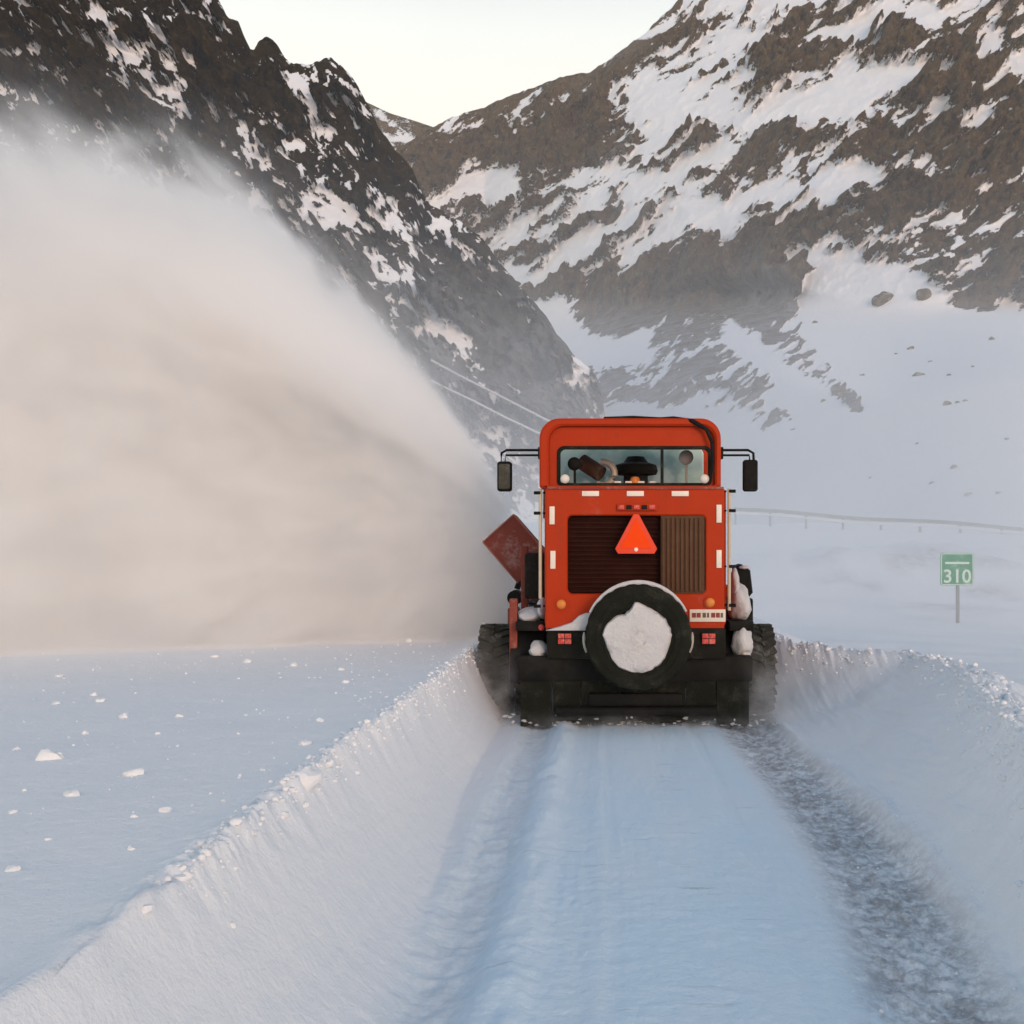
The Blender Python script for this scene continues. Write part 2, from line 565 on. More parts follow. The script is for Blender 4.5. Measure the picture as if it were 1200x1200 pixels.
def sym_axis(lo, hi, step, limit, growth=1.12):
    a = list(np.arange(lo, hi, step))
    s = step
    x = hi
    while x < limit:
        a.append(x)
        s *= growth
        x += s
    a.append(limit)
    s = step
    x = lo - step
    neg = []
    while x > -limit:
        neg.append(x)
        s *= growth
        x -= s
    neg.append(-limit)
    return np.array(neg[::-1] + a)
xs = sym_axis(-3.2, 3.2, 0.0125, 560, 1.055)
ys = [3.7]
while ys[-1] < 640:
    y = ys[-1]
    ys.append(y + (min(1.6 * y * y / (F * 1.35), 25)))
yb = []
y, s = 3.7, 0.02
while y > -420:
    s *= 1.14
    y -= s
    yb.append(y)
ys = np.array(yb[::-1] + ys)
GX, GY = np.meshgrid(xs, ys)
GZ = ground_height(GX, GY)
dirt = 0.95 * np.exp(-(((GX - track_x(GY)) / 0.29) ** 4)) * sstep(16, 13, GY)
dirt += 0.22 * np.exp(-(((GX + 0.98) / 0.18) ** 4)) * sstep(16, 13, GY)
dirt += 1.0 * sstep(-0.05, 0.35, fbm(GX * 0.45, GY * 0.5, 3.0, 3)) * np.exp(-(((GY - 31) / 5.0) ** 2)) * sstep(4, 8, GX)
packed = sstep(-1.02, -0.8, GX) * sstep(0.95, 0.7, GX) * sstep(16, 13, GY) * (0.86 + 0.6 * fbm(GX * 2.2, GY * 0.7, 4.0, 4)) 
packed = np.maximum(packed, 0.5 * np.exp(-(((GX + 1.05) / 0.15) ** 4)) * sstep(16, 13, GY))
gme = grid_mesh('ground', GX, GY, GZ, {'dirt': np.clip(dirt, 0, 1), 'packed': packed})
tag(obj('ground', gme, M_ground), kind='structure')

def gz(x, y):
    return float(ground_height(np.array([[float(x)]]), np.array([[float(y)]]))[0, 0])

# ---------------------------------------------------------------- mountains
def polar_sheet(name, mat, pxs, sil, tb, depth, score_fn, disp_amp, nrows, back, dn, dust_haze_fn=None, calm_fn=None):
    """a mountainside: each column runs up the slope to its skyline and some way down behind it"""
    pxs = np.array(pxs, float)
    tb_ = (HY - tb) / F if np.isscalar(tb) else (HY - np.interp(pxs, *zip(*tb))) / F
    ts = (HY - np.interp(pxs, *zip(*sil))) / F
    v = np.linspace(0, 1, nrows)[:, None]
    T = tb_ + (ts - tb_) * v
    PX = np.broadcast_to(pxs, T.shape)
    PY = HY - T * F
    Yd = depth(PX, T)
    X = EYE.x + (PX - HX) / F * Yd
    Z = EYE.z + T * Yd
    S = score_fn(PX, PY, X, Yd, Z)
    rock = sstep(0.25, -0.45, S)
    sc = dn
    R = ridged(X / sc, Yd / sc, Z / sc, 6, 0.55) - 0.45
    R2 = fbm(X / (sc * 0.22), Yd / (sc * 0.22), Z / (sc * 0.22), 4)
    R3 = ridged(X / (sc * .11), Yd / (sc * .11), Z / (sc * .11), 3) - 0.5
    crag = 1 - np.abs(fbm(X / (sc * .35) + .3 * Z / sc, Yd / (sc * .35), Z / (sc * 0.6), 5)) * 2.2
    D = disp_amp * (R * 1.1 * (0.20 + 0.80 * rock) + rock * (0.20 + 0.55 * R2 + 0.62 * (crag - .5)) + 0.10 * R3 * (0.3 + rock))
    D = D * sstep(0.0, 0.06, v)
    if calm_fn:
        D = D * calm_fn(PX, PY)
    edge = 1 - 0.85 * sstep(0.93, 1.0, v)
    Yo, Zo = Yd - 0.95 * D * edge, Z + 0.12 * D * edge
    # behind the skyline
    k = np.array(back)[:, None]
    Xb = X[-1][None, :] * (1 + 0 * k) + (X[-1][None, :] / Yo[-1][None, :]) * 0
    Yb = Yo[-1][None, :] + k
    Zb = Zo[-1][None, :] - k * 0.75 + 2.0 * fbm(Xb / 30, Yb / 30, 0.0 * Yb, 3) * (k > 3)
    Sb = np.broadcast_to(S[-1][None, :], Yb.shape)
    DU = dust_haze_fn(PX, PY) if dust_haze_fn else S * 0
    DUb = np.broadcast_to(DU[-1][None, :], Yb.shape)
    me = grid_mesh(name, np.vstack([X, Xb]), np.vstack([Yo, Yb]), np.vstack([Zo, Zb]), {'snow': np.vstack([S, Sb]), 'dust_haze': np.vstack([DU, DUb])})
    return tag(obj(name, me, mat), kind='structure')

def blobs(PX, PY, lst):
    s = 0
    for x, y, rx, ry, ang, w in lst:
        a = math.radians(ang)
        dx, dy = PX - x, -(PY - y)                # y up, angle counter-clockwise from the right
        u = dx * math.cos(a) + dy * math.sin(a)
        v = -dx * math.sin(a) + dy * math.cos(a)
        s = s + w * np.exp(-(u / rx) ** 2 - (v / ry) ** 2)
    return s
def lines(PX, PY, segs):
    s = 0
    for x0, y0, x1, y1, wd, w in segs:
        L = math.hypot(x1 - x0, y1 - y0)
        s = s + blobs(PX, PY, [((x0 + x1) / 2, (y0 + y1) / 2, L / 2, wd, math.degrees(math.atan2(y0 - y1, x1 - x0)), w)])
    return s

# right mountain with its long snow apron
def depth_right(PX, T):
    ap = 14.4 / np.maximum(0.26 - T, 0.01)
    up = 236.0 / (1.03 - T)
    ap = np.minimum(ap, 420)
    w = sstep(0.14, 0.235, T - 0.012 * np.sin(PX / 60.0))
    d = ap * (1 - w) + up * w
    return d + 165 * np.clip((1250 - PX) / 620, 0, 1.1) ** 2

def score_right(PX, PY, X, Y, Z):
    warp = 14 * fbm(PX / 70, PY / 70, 0.5, 3)
    warp2 = 14 * fbm(PX / 70, PY / 70, 8.5, 3)
    U, V = PX + warp, PY + warp2
    a = math.radians(33)
    su = (U * math.cos(a) - V * math.sin(a))
    sv = (U * math.sin(a) + V * math.cos(a))
    n1 = fbm(su / 120, sv / 34, 3.3, 5, 0.55)
    n2 = fbm(su / 58, sv / 15, 9.3, 4, 0.6)
    n3 = fbm(U / 26, V / 26, 1.3, 4, 0.6)
    n4 = fbm(su / 24, sv / 6.5, 4.3, 4, 0.6)
    s = 1.3 * n1 + 1.9 * n2 + 0.8 * n3 + 1.15 * n4 + 0.02 + 2.6 * np.maximum(ridged(su / 46, sv / 13, 2.2, 3) - 0.66, 0)
    bound = np.interp(PX, [400, 560, 640, 700, 780, 860, 925, 960, 1000, 1060, 1110, 1200, 1500], [440, 380, 350, 338, 342, 338, 352, 312, 302, 316, 350, 372, 380])
    soft = np.exp(-(((PX - 790) / 130) ** 4))
    q = (V - bound + 14) / (36 + 120 * soft)
    s = s + 2.2 * sstep(0, 1, q) - 0.25 * soft * np.exp(-((V - 400) / 70) ** 2)
    s = s + 0.72 * blobs(U, V, [
        (785, 140, 62, 42, 20, 1.3), (830, 100, 60, 26, 35, .7), (900, 150, 95, 20, 25, 1.1), (1000, 105, 100, 19, 20, 1.15), (900, 42, 60, 18, 5, .9),
        (1040, 28, 70, 17, 15, 1.2), (960, 40, 30, 22, 0, 1.0), (1180, 70, 30, 20, -20, .9), (1000, 212, 36, 26, 20, 2.2), (1010, 100, 60, 12, 20, .8),
        (1150, 140, 20, 24, 60, .9),
        (800, 255, 85, 17, 12, 1.3), (880, 225, 60, 9, 25, 1.0), (660, 305, 60, 12, 35, 1.5), (680, 250, 50, 16, 42, 1.2), (590, 215, 60, 12, 18, 1.0), (740, 225, 40, 20, 60, .8),
        (560, 235, 45, 14, 30, .9), (700, 200, 50, 10, 15, .9), (620, 275, 22, 14, 35, .8), (820, 195, 50, 10, 20, .7), (945, 320, 10, 40, 25, 1.0),
        (675, 150, 75, 42, 10, -1.7), (560, 170, 70, 30, 15, -1.3), (820, 170, 20, 10, 20, -.6), (920, 62, 52, 22, 10, -1.6), (1150, 200, 90, 55, -8, -1.2),
        (1050, 248, 100, 22, 14, -1.0), (855, 300, 110, 18, 12, -1.9), (900, 330, 50, 16, 5, -1.2), (1050, 65, 38, 24, 5, -1.5), (890, 175, 60, 13, 30, -1.4), (740, 190, 36, 12, 5, -1.0),
        (720, 260, 26, 34, 60, -1.0), (640, 330, 30, 18, 40, -1.0), (1120, 110, 40, 16, 15, -.9), (1130, 20, 30, 20, 0, -.9), (1170, 320, 80, 40, 0, -0.9), (740, 60, 60, 20, 35, -.8),
        (1085, 345, 14, 12, 0, -1.6), (1035, 350, 16, 16, 30, -2.6), (985, 335, 30, 12, 10, -1.6), (1140, 350, 36, 18, 0, -1.5)])
    # ribs showing through the apron
    s = s + (0.85 + 1.3 * n3 + 1.6 * n2 + 2.2 * n4) * blobs(U, V, [
        (750, 358, 70, 20, 8, -3.2), (905, 370, 62, 30, -48, -3.0), (760, 452, 80, 26, 0, -2.6), (890, 475, 60, 34, -35, -2.8), (830, 420, 24, 60, 0, -1.0), (700, 455, 40, 26, 0, -2.4),
        (985, 455, 32, 12, -35, -1.8), (965, 425, 18, 7, -40, -1.2), (800, 440, 100, 10, 10, -.6), (700, 390, 20, 40, -60, -.7), (790, 400, 60, 20, -30, -1.3), (660, 420, 30, 20, -20, -1.4), (1000, 470, 24, 10, -30, -1.6), (940, 430, 50, 14, -42, -1.3)])
    return s

cols = list(np.arange(-200, 440, 8)) + list(np.arange(440, 1260, 1.7)) + list(np.arange(1262, 2600, 8))
sil_r = [(-400, 180), (440, 175), (480, 168), (505, 152), (520, 141), (560, 128), (600, 112), (640, 97), (690, 84), (720, 66), (745, 47), (765, 30), (790, 5), (830, -25),
         (900, -60), (1000, -110), (1200, -170), (1600, -220), (2600, -150)]
sr = []
for i in range(len(cols)):
    x = cols[i]
    sr.append((x, float(np.interp(x, *zip(*sil_r))) + 5 * float(fbm(x / 17, 2.0, 1.0, 4)) * (1 if x > 440 else 0)))
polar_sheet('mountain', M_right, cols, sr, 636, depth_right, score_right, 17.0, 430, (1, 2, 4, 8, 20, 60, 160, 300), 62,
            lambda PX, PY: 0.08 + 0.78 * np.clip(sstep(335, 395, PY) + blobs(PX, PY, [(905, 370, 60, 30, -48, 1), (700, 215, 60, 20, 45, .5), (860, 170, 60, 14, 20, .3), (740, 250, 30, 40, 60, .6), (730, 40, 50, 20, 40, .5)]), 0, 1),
            lambda PX, PY: 1 - 0.82 * sstep(335, 365, PY))

# left crag, nearer and darker
def depth_left(PX, T):
    return (118 + 0.05 * (PX - 300)) / (1 - np.minimum(T, 0.7) / 1.25)

def score_left(PX, PY, X, Y, Z):
    U = PX + 9 * fbm(PX / 40, PY / 40, 0.5, 3)
    V = PY + 9 * fbm(PX / 40, PY / 40, 8.5, 3)
    a = math.radians(-52)
    su = (U * math.cos(a) - V * math.sin(a))
    sv = (U * math.sin(a) + V * math.cos(a))
    n1 = fbm(su / 75, sv / 30, 3.3, 4, 0.55)
    n2 = fbm(su / 20, sv / 9.5, 9.3, 4, 0.6)
    n3 = fbm(su / 9, sv / 5, 7.3, 4, 0.6)
    s = 0.9 * n1 + 1.9 * n2 + 1.3 * n3 - 0.35 + 2.8 * np.maximum(ridged(su / 24, sv / 8, 2.2, 3) - 0.68, 0)
    s = s + blobs(U, V, [
        (125, 22, 42, 7, 5, 1.1), (15, 18, 26, 12, 0, 1.0), (145, 62, 42, 7, -28, 1.2), (195, 115, 30, 14, -50, 1.0), (45, 38, 20, 8, -20, .7), (88, 5, 14, 5, 0, .7),
        (203, 47, 14, 8, 20, .9), (292, 165, 42, 8, -65, .9), (365, 125, 45, 11, -50, 1.0), (350, 95, 22, 7, 15, .8), (340, 172, 18, 7, 20, .9), (415, 180, 20, 6, -20, .6),
        (395, 245, 40, 18, -8, 1.0), (350, 195, 16, 6, -40, .8), (215, 160, 7, 20, 0, .8), (460, 245, 12, 18, 0, .8), (530, 290, 34, 6, -20, .5), (510, 265, 26, 7, -10, .6),
        (455, 320, 60, 12, -45, .5), (520, 390, 44, 12, -28, .6), (545, 415, 46, 8, -40, .5), (672, 447, 20, 26, -40, 1.3), (565, 370, 14, 10, -60, .6), (610, 318, 24, 5, -45, 1.0),
        (290, 65, 60, 40, -50, -.6), (440, 200, 46, 30, -50, -.6), (590, 390, 60, 36, -50, -.9), (620, 440, 60, 26, -40, -.7), (560, 330, 50, 20, -50, -.5),
        (40, 130, 60, 14, 0, -.3)])
    s = s + 1.5 * sstep(470, 560, V) * sstep(500, 420, U) + 0.5 * sstep(470, 600, V)
    return s
cols = list(np.arange(-900, -20, 8)) + list(np.arange(-20, 712, 1.7))
sil_l = [(-900, -120), (-400, -180), (0, -200), (120, -130), (210, -70), (250, -14), (256, 2), (268, 24), (280, 28), (286, 44), (292, 58), (298, 60), (304, 52), (314, 49), (326, 55),
         (334, 72), (344, 76), (366, 77), (376, 72), (388, 70), (402, 80), (412, 92), (422, 108), (432, 126), (444, 152), (462, 176), (482, 198), (492, 222), (505, 244), (540, 262),
         (566, 282), (588, 312), (610, 338), (634, 366), (652, 392), (672, 418), (694, 436), (704, 452), (712, 500)]
sl = []
for x in cols:
    sl.append((x, float(np.interp(x, *zip(*sil_l))) + 4.5 * float(fbm(x / 13, 5.0, 1.0, 4)) - (2 if x < 700 else 0)))
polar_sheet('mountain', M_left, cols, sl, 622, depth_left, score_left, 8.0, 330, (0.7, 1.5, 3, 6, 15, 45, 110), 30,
            lambda PX, PY: np.clip(1.0 * sstep(220, 440, PY - 0.15 * (PX - 450)) , 0, 1.0) * (0.75 + 0.5 * fbm(PX / 60, PY / 60, 1.0, 3)))  # lower crag greys out: haze put into the colour, along with dusted snow

# pale peak far behind the col
def depth_far(PX, T):
    return 560 / (1 - T / 1.3)
def score_far(PX, PY, X, Y, Z):
    return 0.9 * fbm(PX / 22 + PY / 18, PY / 10 - PX / 40, 2.0, 5) - 0.22 + blobs(PX, PY, [(470, 163, 25, 5, -10, .9), (450, 140, 20, 5, -30, .4)])
cols = list(np.arange(300, 640, 2.0))
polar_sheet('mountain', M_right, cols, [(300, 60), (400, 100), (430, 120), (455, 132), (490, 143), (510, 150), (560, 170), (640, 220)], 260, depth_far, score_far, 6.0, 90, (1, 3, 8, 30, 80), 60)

# ---------------------------------------------------------------- machine materials
def paint_mat():
    n = NT('orange_red_paint')
    o = n.pos()
    a = n.noise(o, 1.6, 4, 0.6)
    b = n.noise(o, 22, 5, 0.65)
    streak = n.noise(n.scale(o, (9, 9, 0.8)), 1.4, 4, 0.6)
    c = n.mix(a, (0.37, 0.025, 0.003), (0.47, 0.042, 0.006))
    g = n.smooth(n.math('ADD', n.math('MULTIPLY', streak, 0.7), n.math('MULTIPLY', b, 0.5)), 0.62, 0.85)
    c = n.mix(n.math('MULTIPLY', g, 0.55), c, (0.22, 0.045, 0.022))
    salt = n.smooth(n.noise(o, 3.5, 6, 0.7), 0.58, 0.75)
    c = n.mix(n.math('MULTIPLY', salt, 0.13), c, (0.50, 0.32, 0.28))
    r = n.smooth(b, 0.3, 0.7, 0.36, 0.6)
    n.bsdf(c, r, 0, n.bump(b, 0.06, 0.005), spec=0.12)
    return n.m
M_paint = paint_mat()
M_chute = worn('brick_red_chute_paint', (0.23, 0.034, 0.018), 0.55, dirt=(0.5, 0.45, 0.42), amount=0.35)
M_black = worn('black_painted_steel', (0.006, 0.006, 0.005), 0.65, dirt=(0.05, 0.05, 0.045), amount=0.25, scale=2, spec=0.15)
M_dull = worn('dull_dark_steel', (0.011, 0.011, 0.008), 0.8, dirt=(0.08, 0.08, 0.07), amount=0.35, scale=4, spec=0.15)
M_rubber = worn('black_rubber', (0.011, 0.012, 0.008), 0.85, dirt=(0.08, 0.08, 0.065), amount=0.4, scale=5, bump=0.3, spec=0.15)
M_tread = worn('snow_dusted_rubber', (0.024, 0.023, 0.017), 0.9, dirt=(0.16, 0.16, 0.14), amount=0.8, scale=5, bump=0.4)
M_white = worn('white_reflector', (0.80, 0.72, 0.62), 0.35, dirt=(0.55, 0.5, 0.45), amount=0.3, scale=12, vary=0.08)
M_lampwhite = worn('white_lamp_lens', (0.72, 0.66, 0.60), 0.25, scale=20, amount=0.2, vary=0.1)
M_amber = worn('amber_lens', (0.72, 0.22, 0.03), 0.3, scale=30, amount=0.3, vary=0.2)
M_red = worn('red_lens', (0.62, 0.05, 0.035), 0.3, dirt=(0.7, 0.45, 0.4), scale=40, amount=0.6, vary=0.3)
M_plate = worn('white_plate', (0.74, 0.64, 0.55), 0.5, scale=20, amount=0.3, vary=0.1)
M_char = worn('plate_lettering', (0.25, 0.04, 0.03), 0.6, scale=20, amount=0.1)
M_chard = worn('plate_dark_lettering', (0.10, 0.10, 0.07), 0.6, scale=20, amount=0.1)
M_rail = worn('pale_handrail_paint', (0.58, 0.50, 0.36), 0.5, amount=0.3)
M_steel = worn('bare_grey_pipe', (0.46, 0.43, 0.38), 0.45, metal=0.1, amount=0.3)
M_core_d = worn('dark_maroon_screen', (0.030, 0.006, 0.003), 0.7, dirt=(0.05, 0.02, 0.015), amount=0.5, spec=0.1)
M_core_l = worn('dusty_brown_radiator', (0.105, 0.048, 0.022), 0.8, dirt=(0.16, 0.09, 0.05), amount=0.6)
M_tri_in = worn('fluorescent_orange_panel', (0.92, 0.066, 0.003), 0.6, scale=6, amount=0.04, vary=0.03, spec=0.1)
M_tri_out = worn('red_triangle_border', (0.78, 0.050, 0.010), 0.4, scale=6, amount=0.1, vary=0.05)
M_glass = NT('sky_tinted_glass')
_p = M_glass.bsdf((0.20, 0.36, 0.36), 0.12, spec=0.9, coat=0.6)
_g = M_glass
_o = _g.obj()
_c = _g.mix(_g.smooth(_g.noise(_o, 3.0, 3), 0.35, 0.65), (0.24, 0.42, 0.40), (0.48, 0.66, 0.62))  # opaque panes: the cyan sky reflection is put into the base colour
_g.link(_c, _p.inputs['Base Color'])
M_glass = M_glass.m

# ---------------------------------------------------------------- the snow blower
YR = 11.0                                    # its rear plane
ROOT = Vector((-0.04, 12.1, 0.0))
machine = bpy.data.objects.new('snow_blower', None)
C.objects.link(machine)
machine.location = ROOT
tag(machine, 'orange-red snow blower with a spare tyre on its tail, throwing snow to the left', 'snow blower')
def part(name, bm, mat, parent=None, smooth=0.6, label=None):
    bmesh.ops.translate(bm, verts=bm.verts, vec=-ROOT)
    o = obj(name, finish(bm, name, smooth), mat, parent or machine)
    if label:
        o['label'] = label
    return o
def N():
    return bmesh.new()
def R(px, Y=YR):
    return EYE.x + (px - HX) / F * Y
def H(py, Y=YR):
    return EYE.z - (py - HY) / F * Y

# body behind the tail: engine hood and cab
bm = N()
add_box(bm, (R(637), 11.14, 1.00), (R(853), 13.0, H(572)), 0.04)
part('engine_hood', bm, M_paint)
bm = N()
add_ring(bm, rrect(R(639), R(849), H(740), H(571), (0.03, .03, .05, .05)), rrect(R(665), R(827), H(696), H(604), 0.05), 11.0, 11.16)
rear_panel = part('rear_panel', bm, M_paint)
bm = N()
add_box(bm, (R(641), 10.985, H(573.5)), (R(848), 11.02, H(570.5)), 0.004)
part('seam_strip', bm, M_chute, rear_panel)
# hoop over the tail with the recessed face and the opening
bm = N()
add_ring(bm, rrect(R(632), R(845), H(571.5), H(490), (0.20, 0.20, 0.02, 0.02), 8), rrect(R(643), R(838), H(569), H(499), (0.15, 0.15, 0.02, 0.02), 8), 11.0, 11.72, 0.02)
part('roof_hoop', bm, M_paint)
bm = N()
add_ring(bm, rrect(R(642), R(839), H(570), H(498), (0.15, 0.15, 0.02, 0.02), 8), rrect(R(654), R(833), H(567), H(524), (0.06, 0.06, 0.03, 0.03), 8), 11.07, 11.12)
rf = part('recessed_face', bm, M_paint)
bm = N()
add_ring(bm, rrect(R(652.5), R(834.5), H(568.5), H(522), (0.07, 0.07, 0.04, 0.04), 8), rrect(R(656.5), R(830.5), H(565.5), H(526), (0.05, 0.05, 0.02, 0.02), 8), 11.05, 11.09, 0.006)
part('window_seal', bm, M_rubber, rf)
bm = N()
add_box(bm, (R(774.5), 11.05, H(568)), (R(778), 11.09, H(524)), 0.005)
part('window_divider', bm, M_rubber, rf)
# cab behind
bm = N()
add_box(bm, (R(640) - 0.03, 12.42, 1.5), (R(849) + 0.03, 14.2, 3.06), 0.09, segs=3)
cab = part('cab', bm, M_paint)
bm = N()
add_prism(bm, rrect(-0.86, 0.78, 2.16, 2.90, 0.08), 12.37, 12.43, 0.01)
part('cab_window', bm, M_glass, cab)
for sx in (-1, 1):
    bm = N()
    x0 = ROOT.x + sx * 0.975
    add_box(bm, (min(x0, x0 + sx * .012), 12.6, 2.12), (max(x0, x0 + sx * .012), 14.0, 2.88), 0.005)
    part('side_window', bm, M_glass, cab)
bm = N()
add_box(bm, (-0.82, 14.19, 2.1), (0.74, 14.22, 2.9), 0.005)
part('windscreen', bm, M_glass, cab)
# things standing on the hood, seen through the opening
bm = N()
cx = R(745, 11.8)
add_lathe(bm, [(0.001, 0.40), (0.09, 0.39), (0.13, 0.33), (0.22, 0.30), (0.235, 0.24), (0.22, 0.20), (0.13, 0.19), (0.13, 0.0), (0.001, 0.0)], (cx, 11.8, 2.36), 'Z', 28)
part('air_intake', bm, M_black)
bm = N()
cx = R(744, 11.5)
add_lathe(bm, [(0.001, 0.12), (0.04, 0.11), (0.055, 0.07), (0.055, 0.0), (0.001, 0.0)], (cx, 11.45, H(569)), 'Z', 20)
part('amber_beacon', bm, M_amber)
bm = N()
ex = R(700, 11.6)
pts = [(ex - 0.14, 11.75, 2.66), (ex - 0.06, 11.72, 2.62), (ex + 0.02, 11.7, 2.56)]
add_tube(bm, [(ex - 0.17, 11.8, 2.70), (ex + 0.04, 11.7, 2.56)], 0.085, 18)
muf = part('muffler', bm, worn('rusty_muffler', (0.075, 0.040, 0.022), 0.8, amount=0.3))
bm = N()
arc = [(ex + 0.055 + 0.125 * math.cos(t), 11.62, 2.56 + 0.125 * math.sin(t)) for t in [math.radians(100 - 22 * k) for k in range(11)]]
add_tube(bm, arc, 0.036, 12)
part('exhaust_pipe', bm, M_steel, muf)
bm = N()
add_disc(bm, (R(672), 11.30, H(541)), 0.068, 0.05, 24, dome=0.02)
add_box(bm, (R(671), 11.3, 2.38), (R(674), 11.33, H(548)))
part('work_lamp', bm, M_black)
bm = N()
add_disc(bm, (R(804, 11.5), 11.5, H(536, 11.5)), 0.075, 0.04, 24, dome=0.015)
add_box(bm, (R(803, 11.5), 11.5, 2.36), (R(806, 11.5), 11.53, H(540, 11.5)))
part('round_mirror', bm, M_steel)
for px in (662, 826):
    bm = N()
    add_disc(bm, (R(px), 11.03, H(561)), 0.045, 0.03, 20, dome=0.02)
    part('marker_lamp', bm, M_lampwhite, label='round white lamp at the lower window corner')
for px in (724, 737, 752, 766):
    bm = N()
    add_box(bm, (R(px - 4), 11.18, H(567)), (R(px + 4), 11.23, H(562.5)), 0.006)
    part('small_lamp', bm, M_lampwhite)
# reflectors
for px in (692, 744.5, 797):
    bm = N()
    add_box(bm, (R(px - 10), 10.985, H(581.5)), (R(px + 10), 11.0, H(575.5)), 0.003)
    part('reflector', bm, M_white, rear_panel)
for px, py in ((647, 604), (648, 656), (842.5, 602), (842.5, 655)):
    bm = N()
    add_box(bm, (R(px - 3), 10.985, H(py + 10.5)), (R(px + 3), 11.0, H(py - 10.5)), 0.003)
    part('reflector', bm, M_white, rear_panel)
# lamp strip
bm = N()
add_box(bm, (R(723), 10.965, H(598.5)), (R(770), 11.0, H(590.5)), 0.008)
strip = part('lamp_strip', bm, M_paint, rear_panel)
for px, m in ((728, M_red), (737, M_black), (746, M_red), (755, M_black), (764, M_red)):
    bm = N()
    add_box(bm, (R(px - 3.2), 10.95, H(597)), (R(px + 3.2), 10.967, H(592)), 0.004)
    part('lens', bm, m, strip)
# radiator opening: dark screen at left, brown radiator at right
bm = N()
add_box(bm, (R(663), 11.135, H(698)), (R(829), 11.139, H(602)))
rad = part('radiator', bm, M_core_d)
for k in range(17):
    z = H(694 - k * 5.4)
    bm = N()
    add_box(bm, (R(666), 11.09 + 0.01 * (k % 2), z - 0.007), (R(773), 11.13, z + 0.007), 0.002, segs=1)
    part('screen_slat', bm, M_core_d, rad)
bm = N()
add_box(bm, (R(774.5), 11.02, H(696)), (R(826), 11.06, H(604)), 0.006)
door = part('radiator_door', bm, M_core_l, rad)
for k in range(9):
    x = R(777.5 + k * 5.4)
    bm = N()
    add_box(bm, (x - 0.012, 11.0, H(693)), (x + 0.012, 11.022, H(607)), 0.003, segs=1)
    part('fin', bm, M_core_l, rad)
# slow vehicle triangle
bm = N()
def tri(cx, cz, s, cut):
    pts = []
    vs = [Vector((cx, cz + s * 0.60)), Vector((cx - s * 0.53, cz - s * 0.40)), Vector((cx + s * 0.53, cz - s * 0.40))]
    for i in range(3):
        a, b, c = vs[i - 1], vs[i], vs[(i + 1) % 3]
        pts += [tuple(b + (a - b).normalized() * cut), tuple(b + (c - b).normalized() * cut)]
    return pts
tcx, tcz = R(745.5, 10.93), H(628, 10.93)
add_prism(bm, tri(tcx, tcz, 0.44, 0.055), 10.93, 10.955, 0.004)
tr = part('warning_triangle', bm, M_tri_out)
bm = N()
add_prism(bm, tri(tcx, tcz - .004, 0.30, 0.015), 10.924, 10.931, 0.002)
part('orange_centre', bm, M_tri_in, tr)
bm = N()
add_disc(bm, (tcx, 10.925, H(644, 10.93)), 0.02, 0.01, 12)
part('bolt', bm, M_white, tr)
# amber lamps, plate
for px, py in ((658, 708), (832, 706)):
    bm = N()
    add_lathe(bm, [(0.062, 0.0), (0.062, -0.02), (0.048, -0.02), (0.048, 0.0)], (R(px), 11.0, H(py)), 'Y', 24)
    ring = part('lamp_rim', bm, M_paint, rear_panel)
    bm = N()
    add_disc(bm, (R(px), 10.99, H(py)), 0.046, 0.03, 20, dome=0.018)
    part('amber_lamp', bm, M_amber, rear_panel)
bm = N()
add_box(bm, (R(808), 10.975, H(728.5)), (R(850), 10.995, H(714)), 0.004)
plate = part('number_plate', bm, M_plate)
for px, w, m in ((813, 2.4, M_char), (818.5, 2.4, M_char), (825, 2, M_chard), (829.5, 1.2, M_chard), (835.5, 2.4, M_char), (841, 2.2, M_char), (845.6, 1.4, M_chard)):
    bm = N()
    add_box(bm, (R(px - w), 10.972, H(723.5)), (R(px + w), 10.9752, H(718)), 0.0)
    part('plate_mark', bm, m, plate)
# handrails with their brackets
for px, y0, y1, rb in ((633.2, 572, 702, (577, 601, 711)), (854.5, 572, 716, (575, 598, 664, 710))):
    bm = N()
    add_tube(bm, [(R(px, 11.1), 11.1, H(y1)), (R(px, 11.1), 11.1, H(y0))], 0.017, 10)
    hr = part('handrail', bm, M_rail)
    s = -1 if px < 700 else 1
    for py in rb:
        bm = N()
        add_box(bm, (R(px, 11.1) - 0.035 + 0.03 * s, 11.08, H(py) - 0.016), (R(px, 11.1) + 0.035 + 0.03 * s, 11.12, H(py) + 0.016), 0.006)
        add_tube(bm, [(R(px, 11.1) - s * .03, 11.12, H(py)), (R(px, 11.1) - s * .09, 11.2, H(py))], 0.01, 6)
        part('bracket', bm, M_black, hr)
# dark pipe of the door edge on the right of the hoop and the hose over the roof
bm = N()
hose = [(752, 490.5, 11.5), (770, 489, 11.3), (790, 490, 11.12), (812, 495, 11.0), (828, 505, 10.98), (834, 520, 10.98), (835, 545, 10.99), (833, 566, 10.99)]
add_tube(bm, [(R(a), y, H(b) + .012) for a, b, y in hose], [0.012, 0.02, 0.022, 0.024, 0.022, 0.018, 0.014, 0.010], 10)
part('hose', bm, M_black)
bm = N()
add_prism(bm, [(R(706), H(491)), (R(708), H(487.5)), (R(742), H(486.3)), (R(790), H(489)), (R(800), H(491))], 11.05, 11.7, 0.01)
part('roof_mat', bm, M_dull)
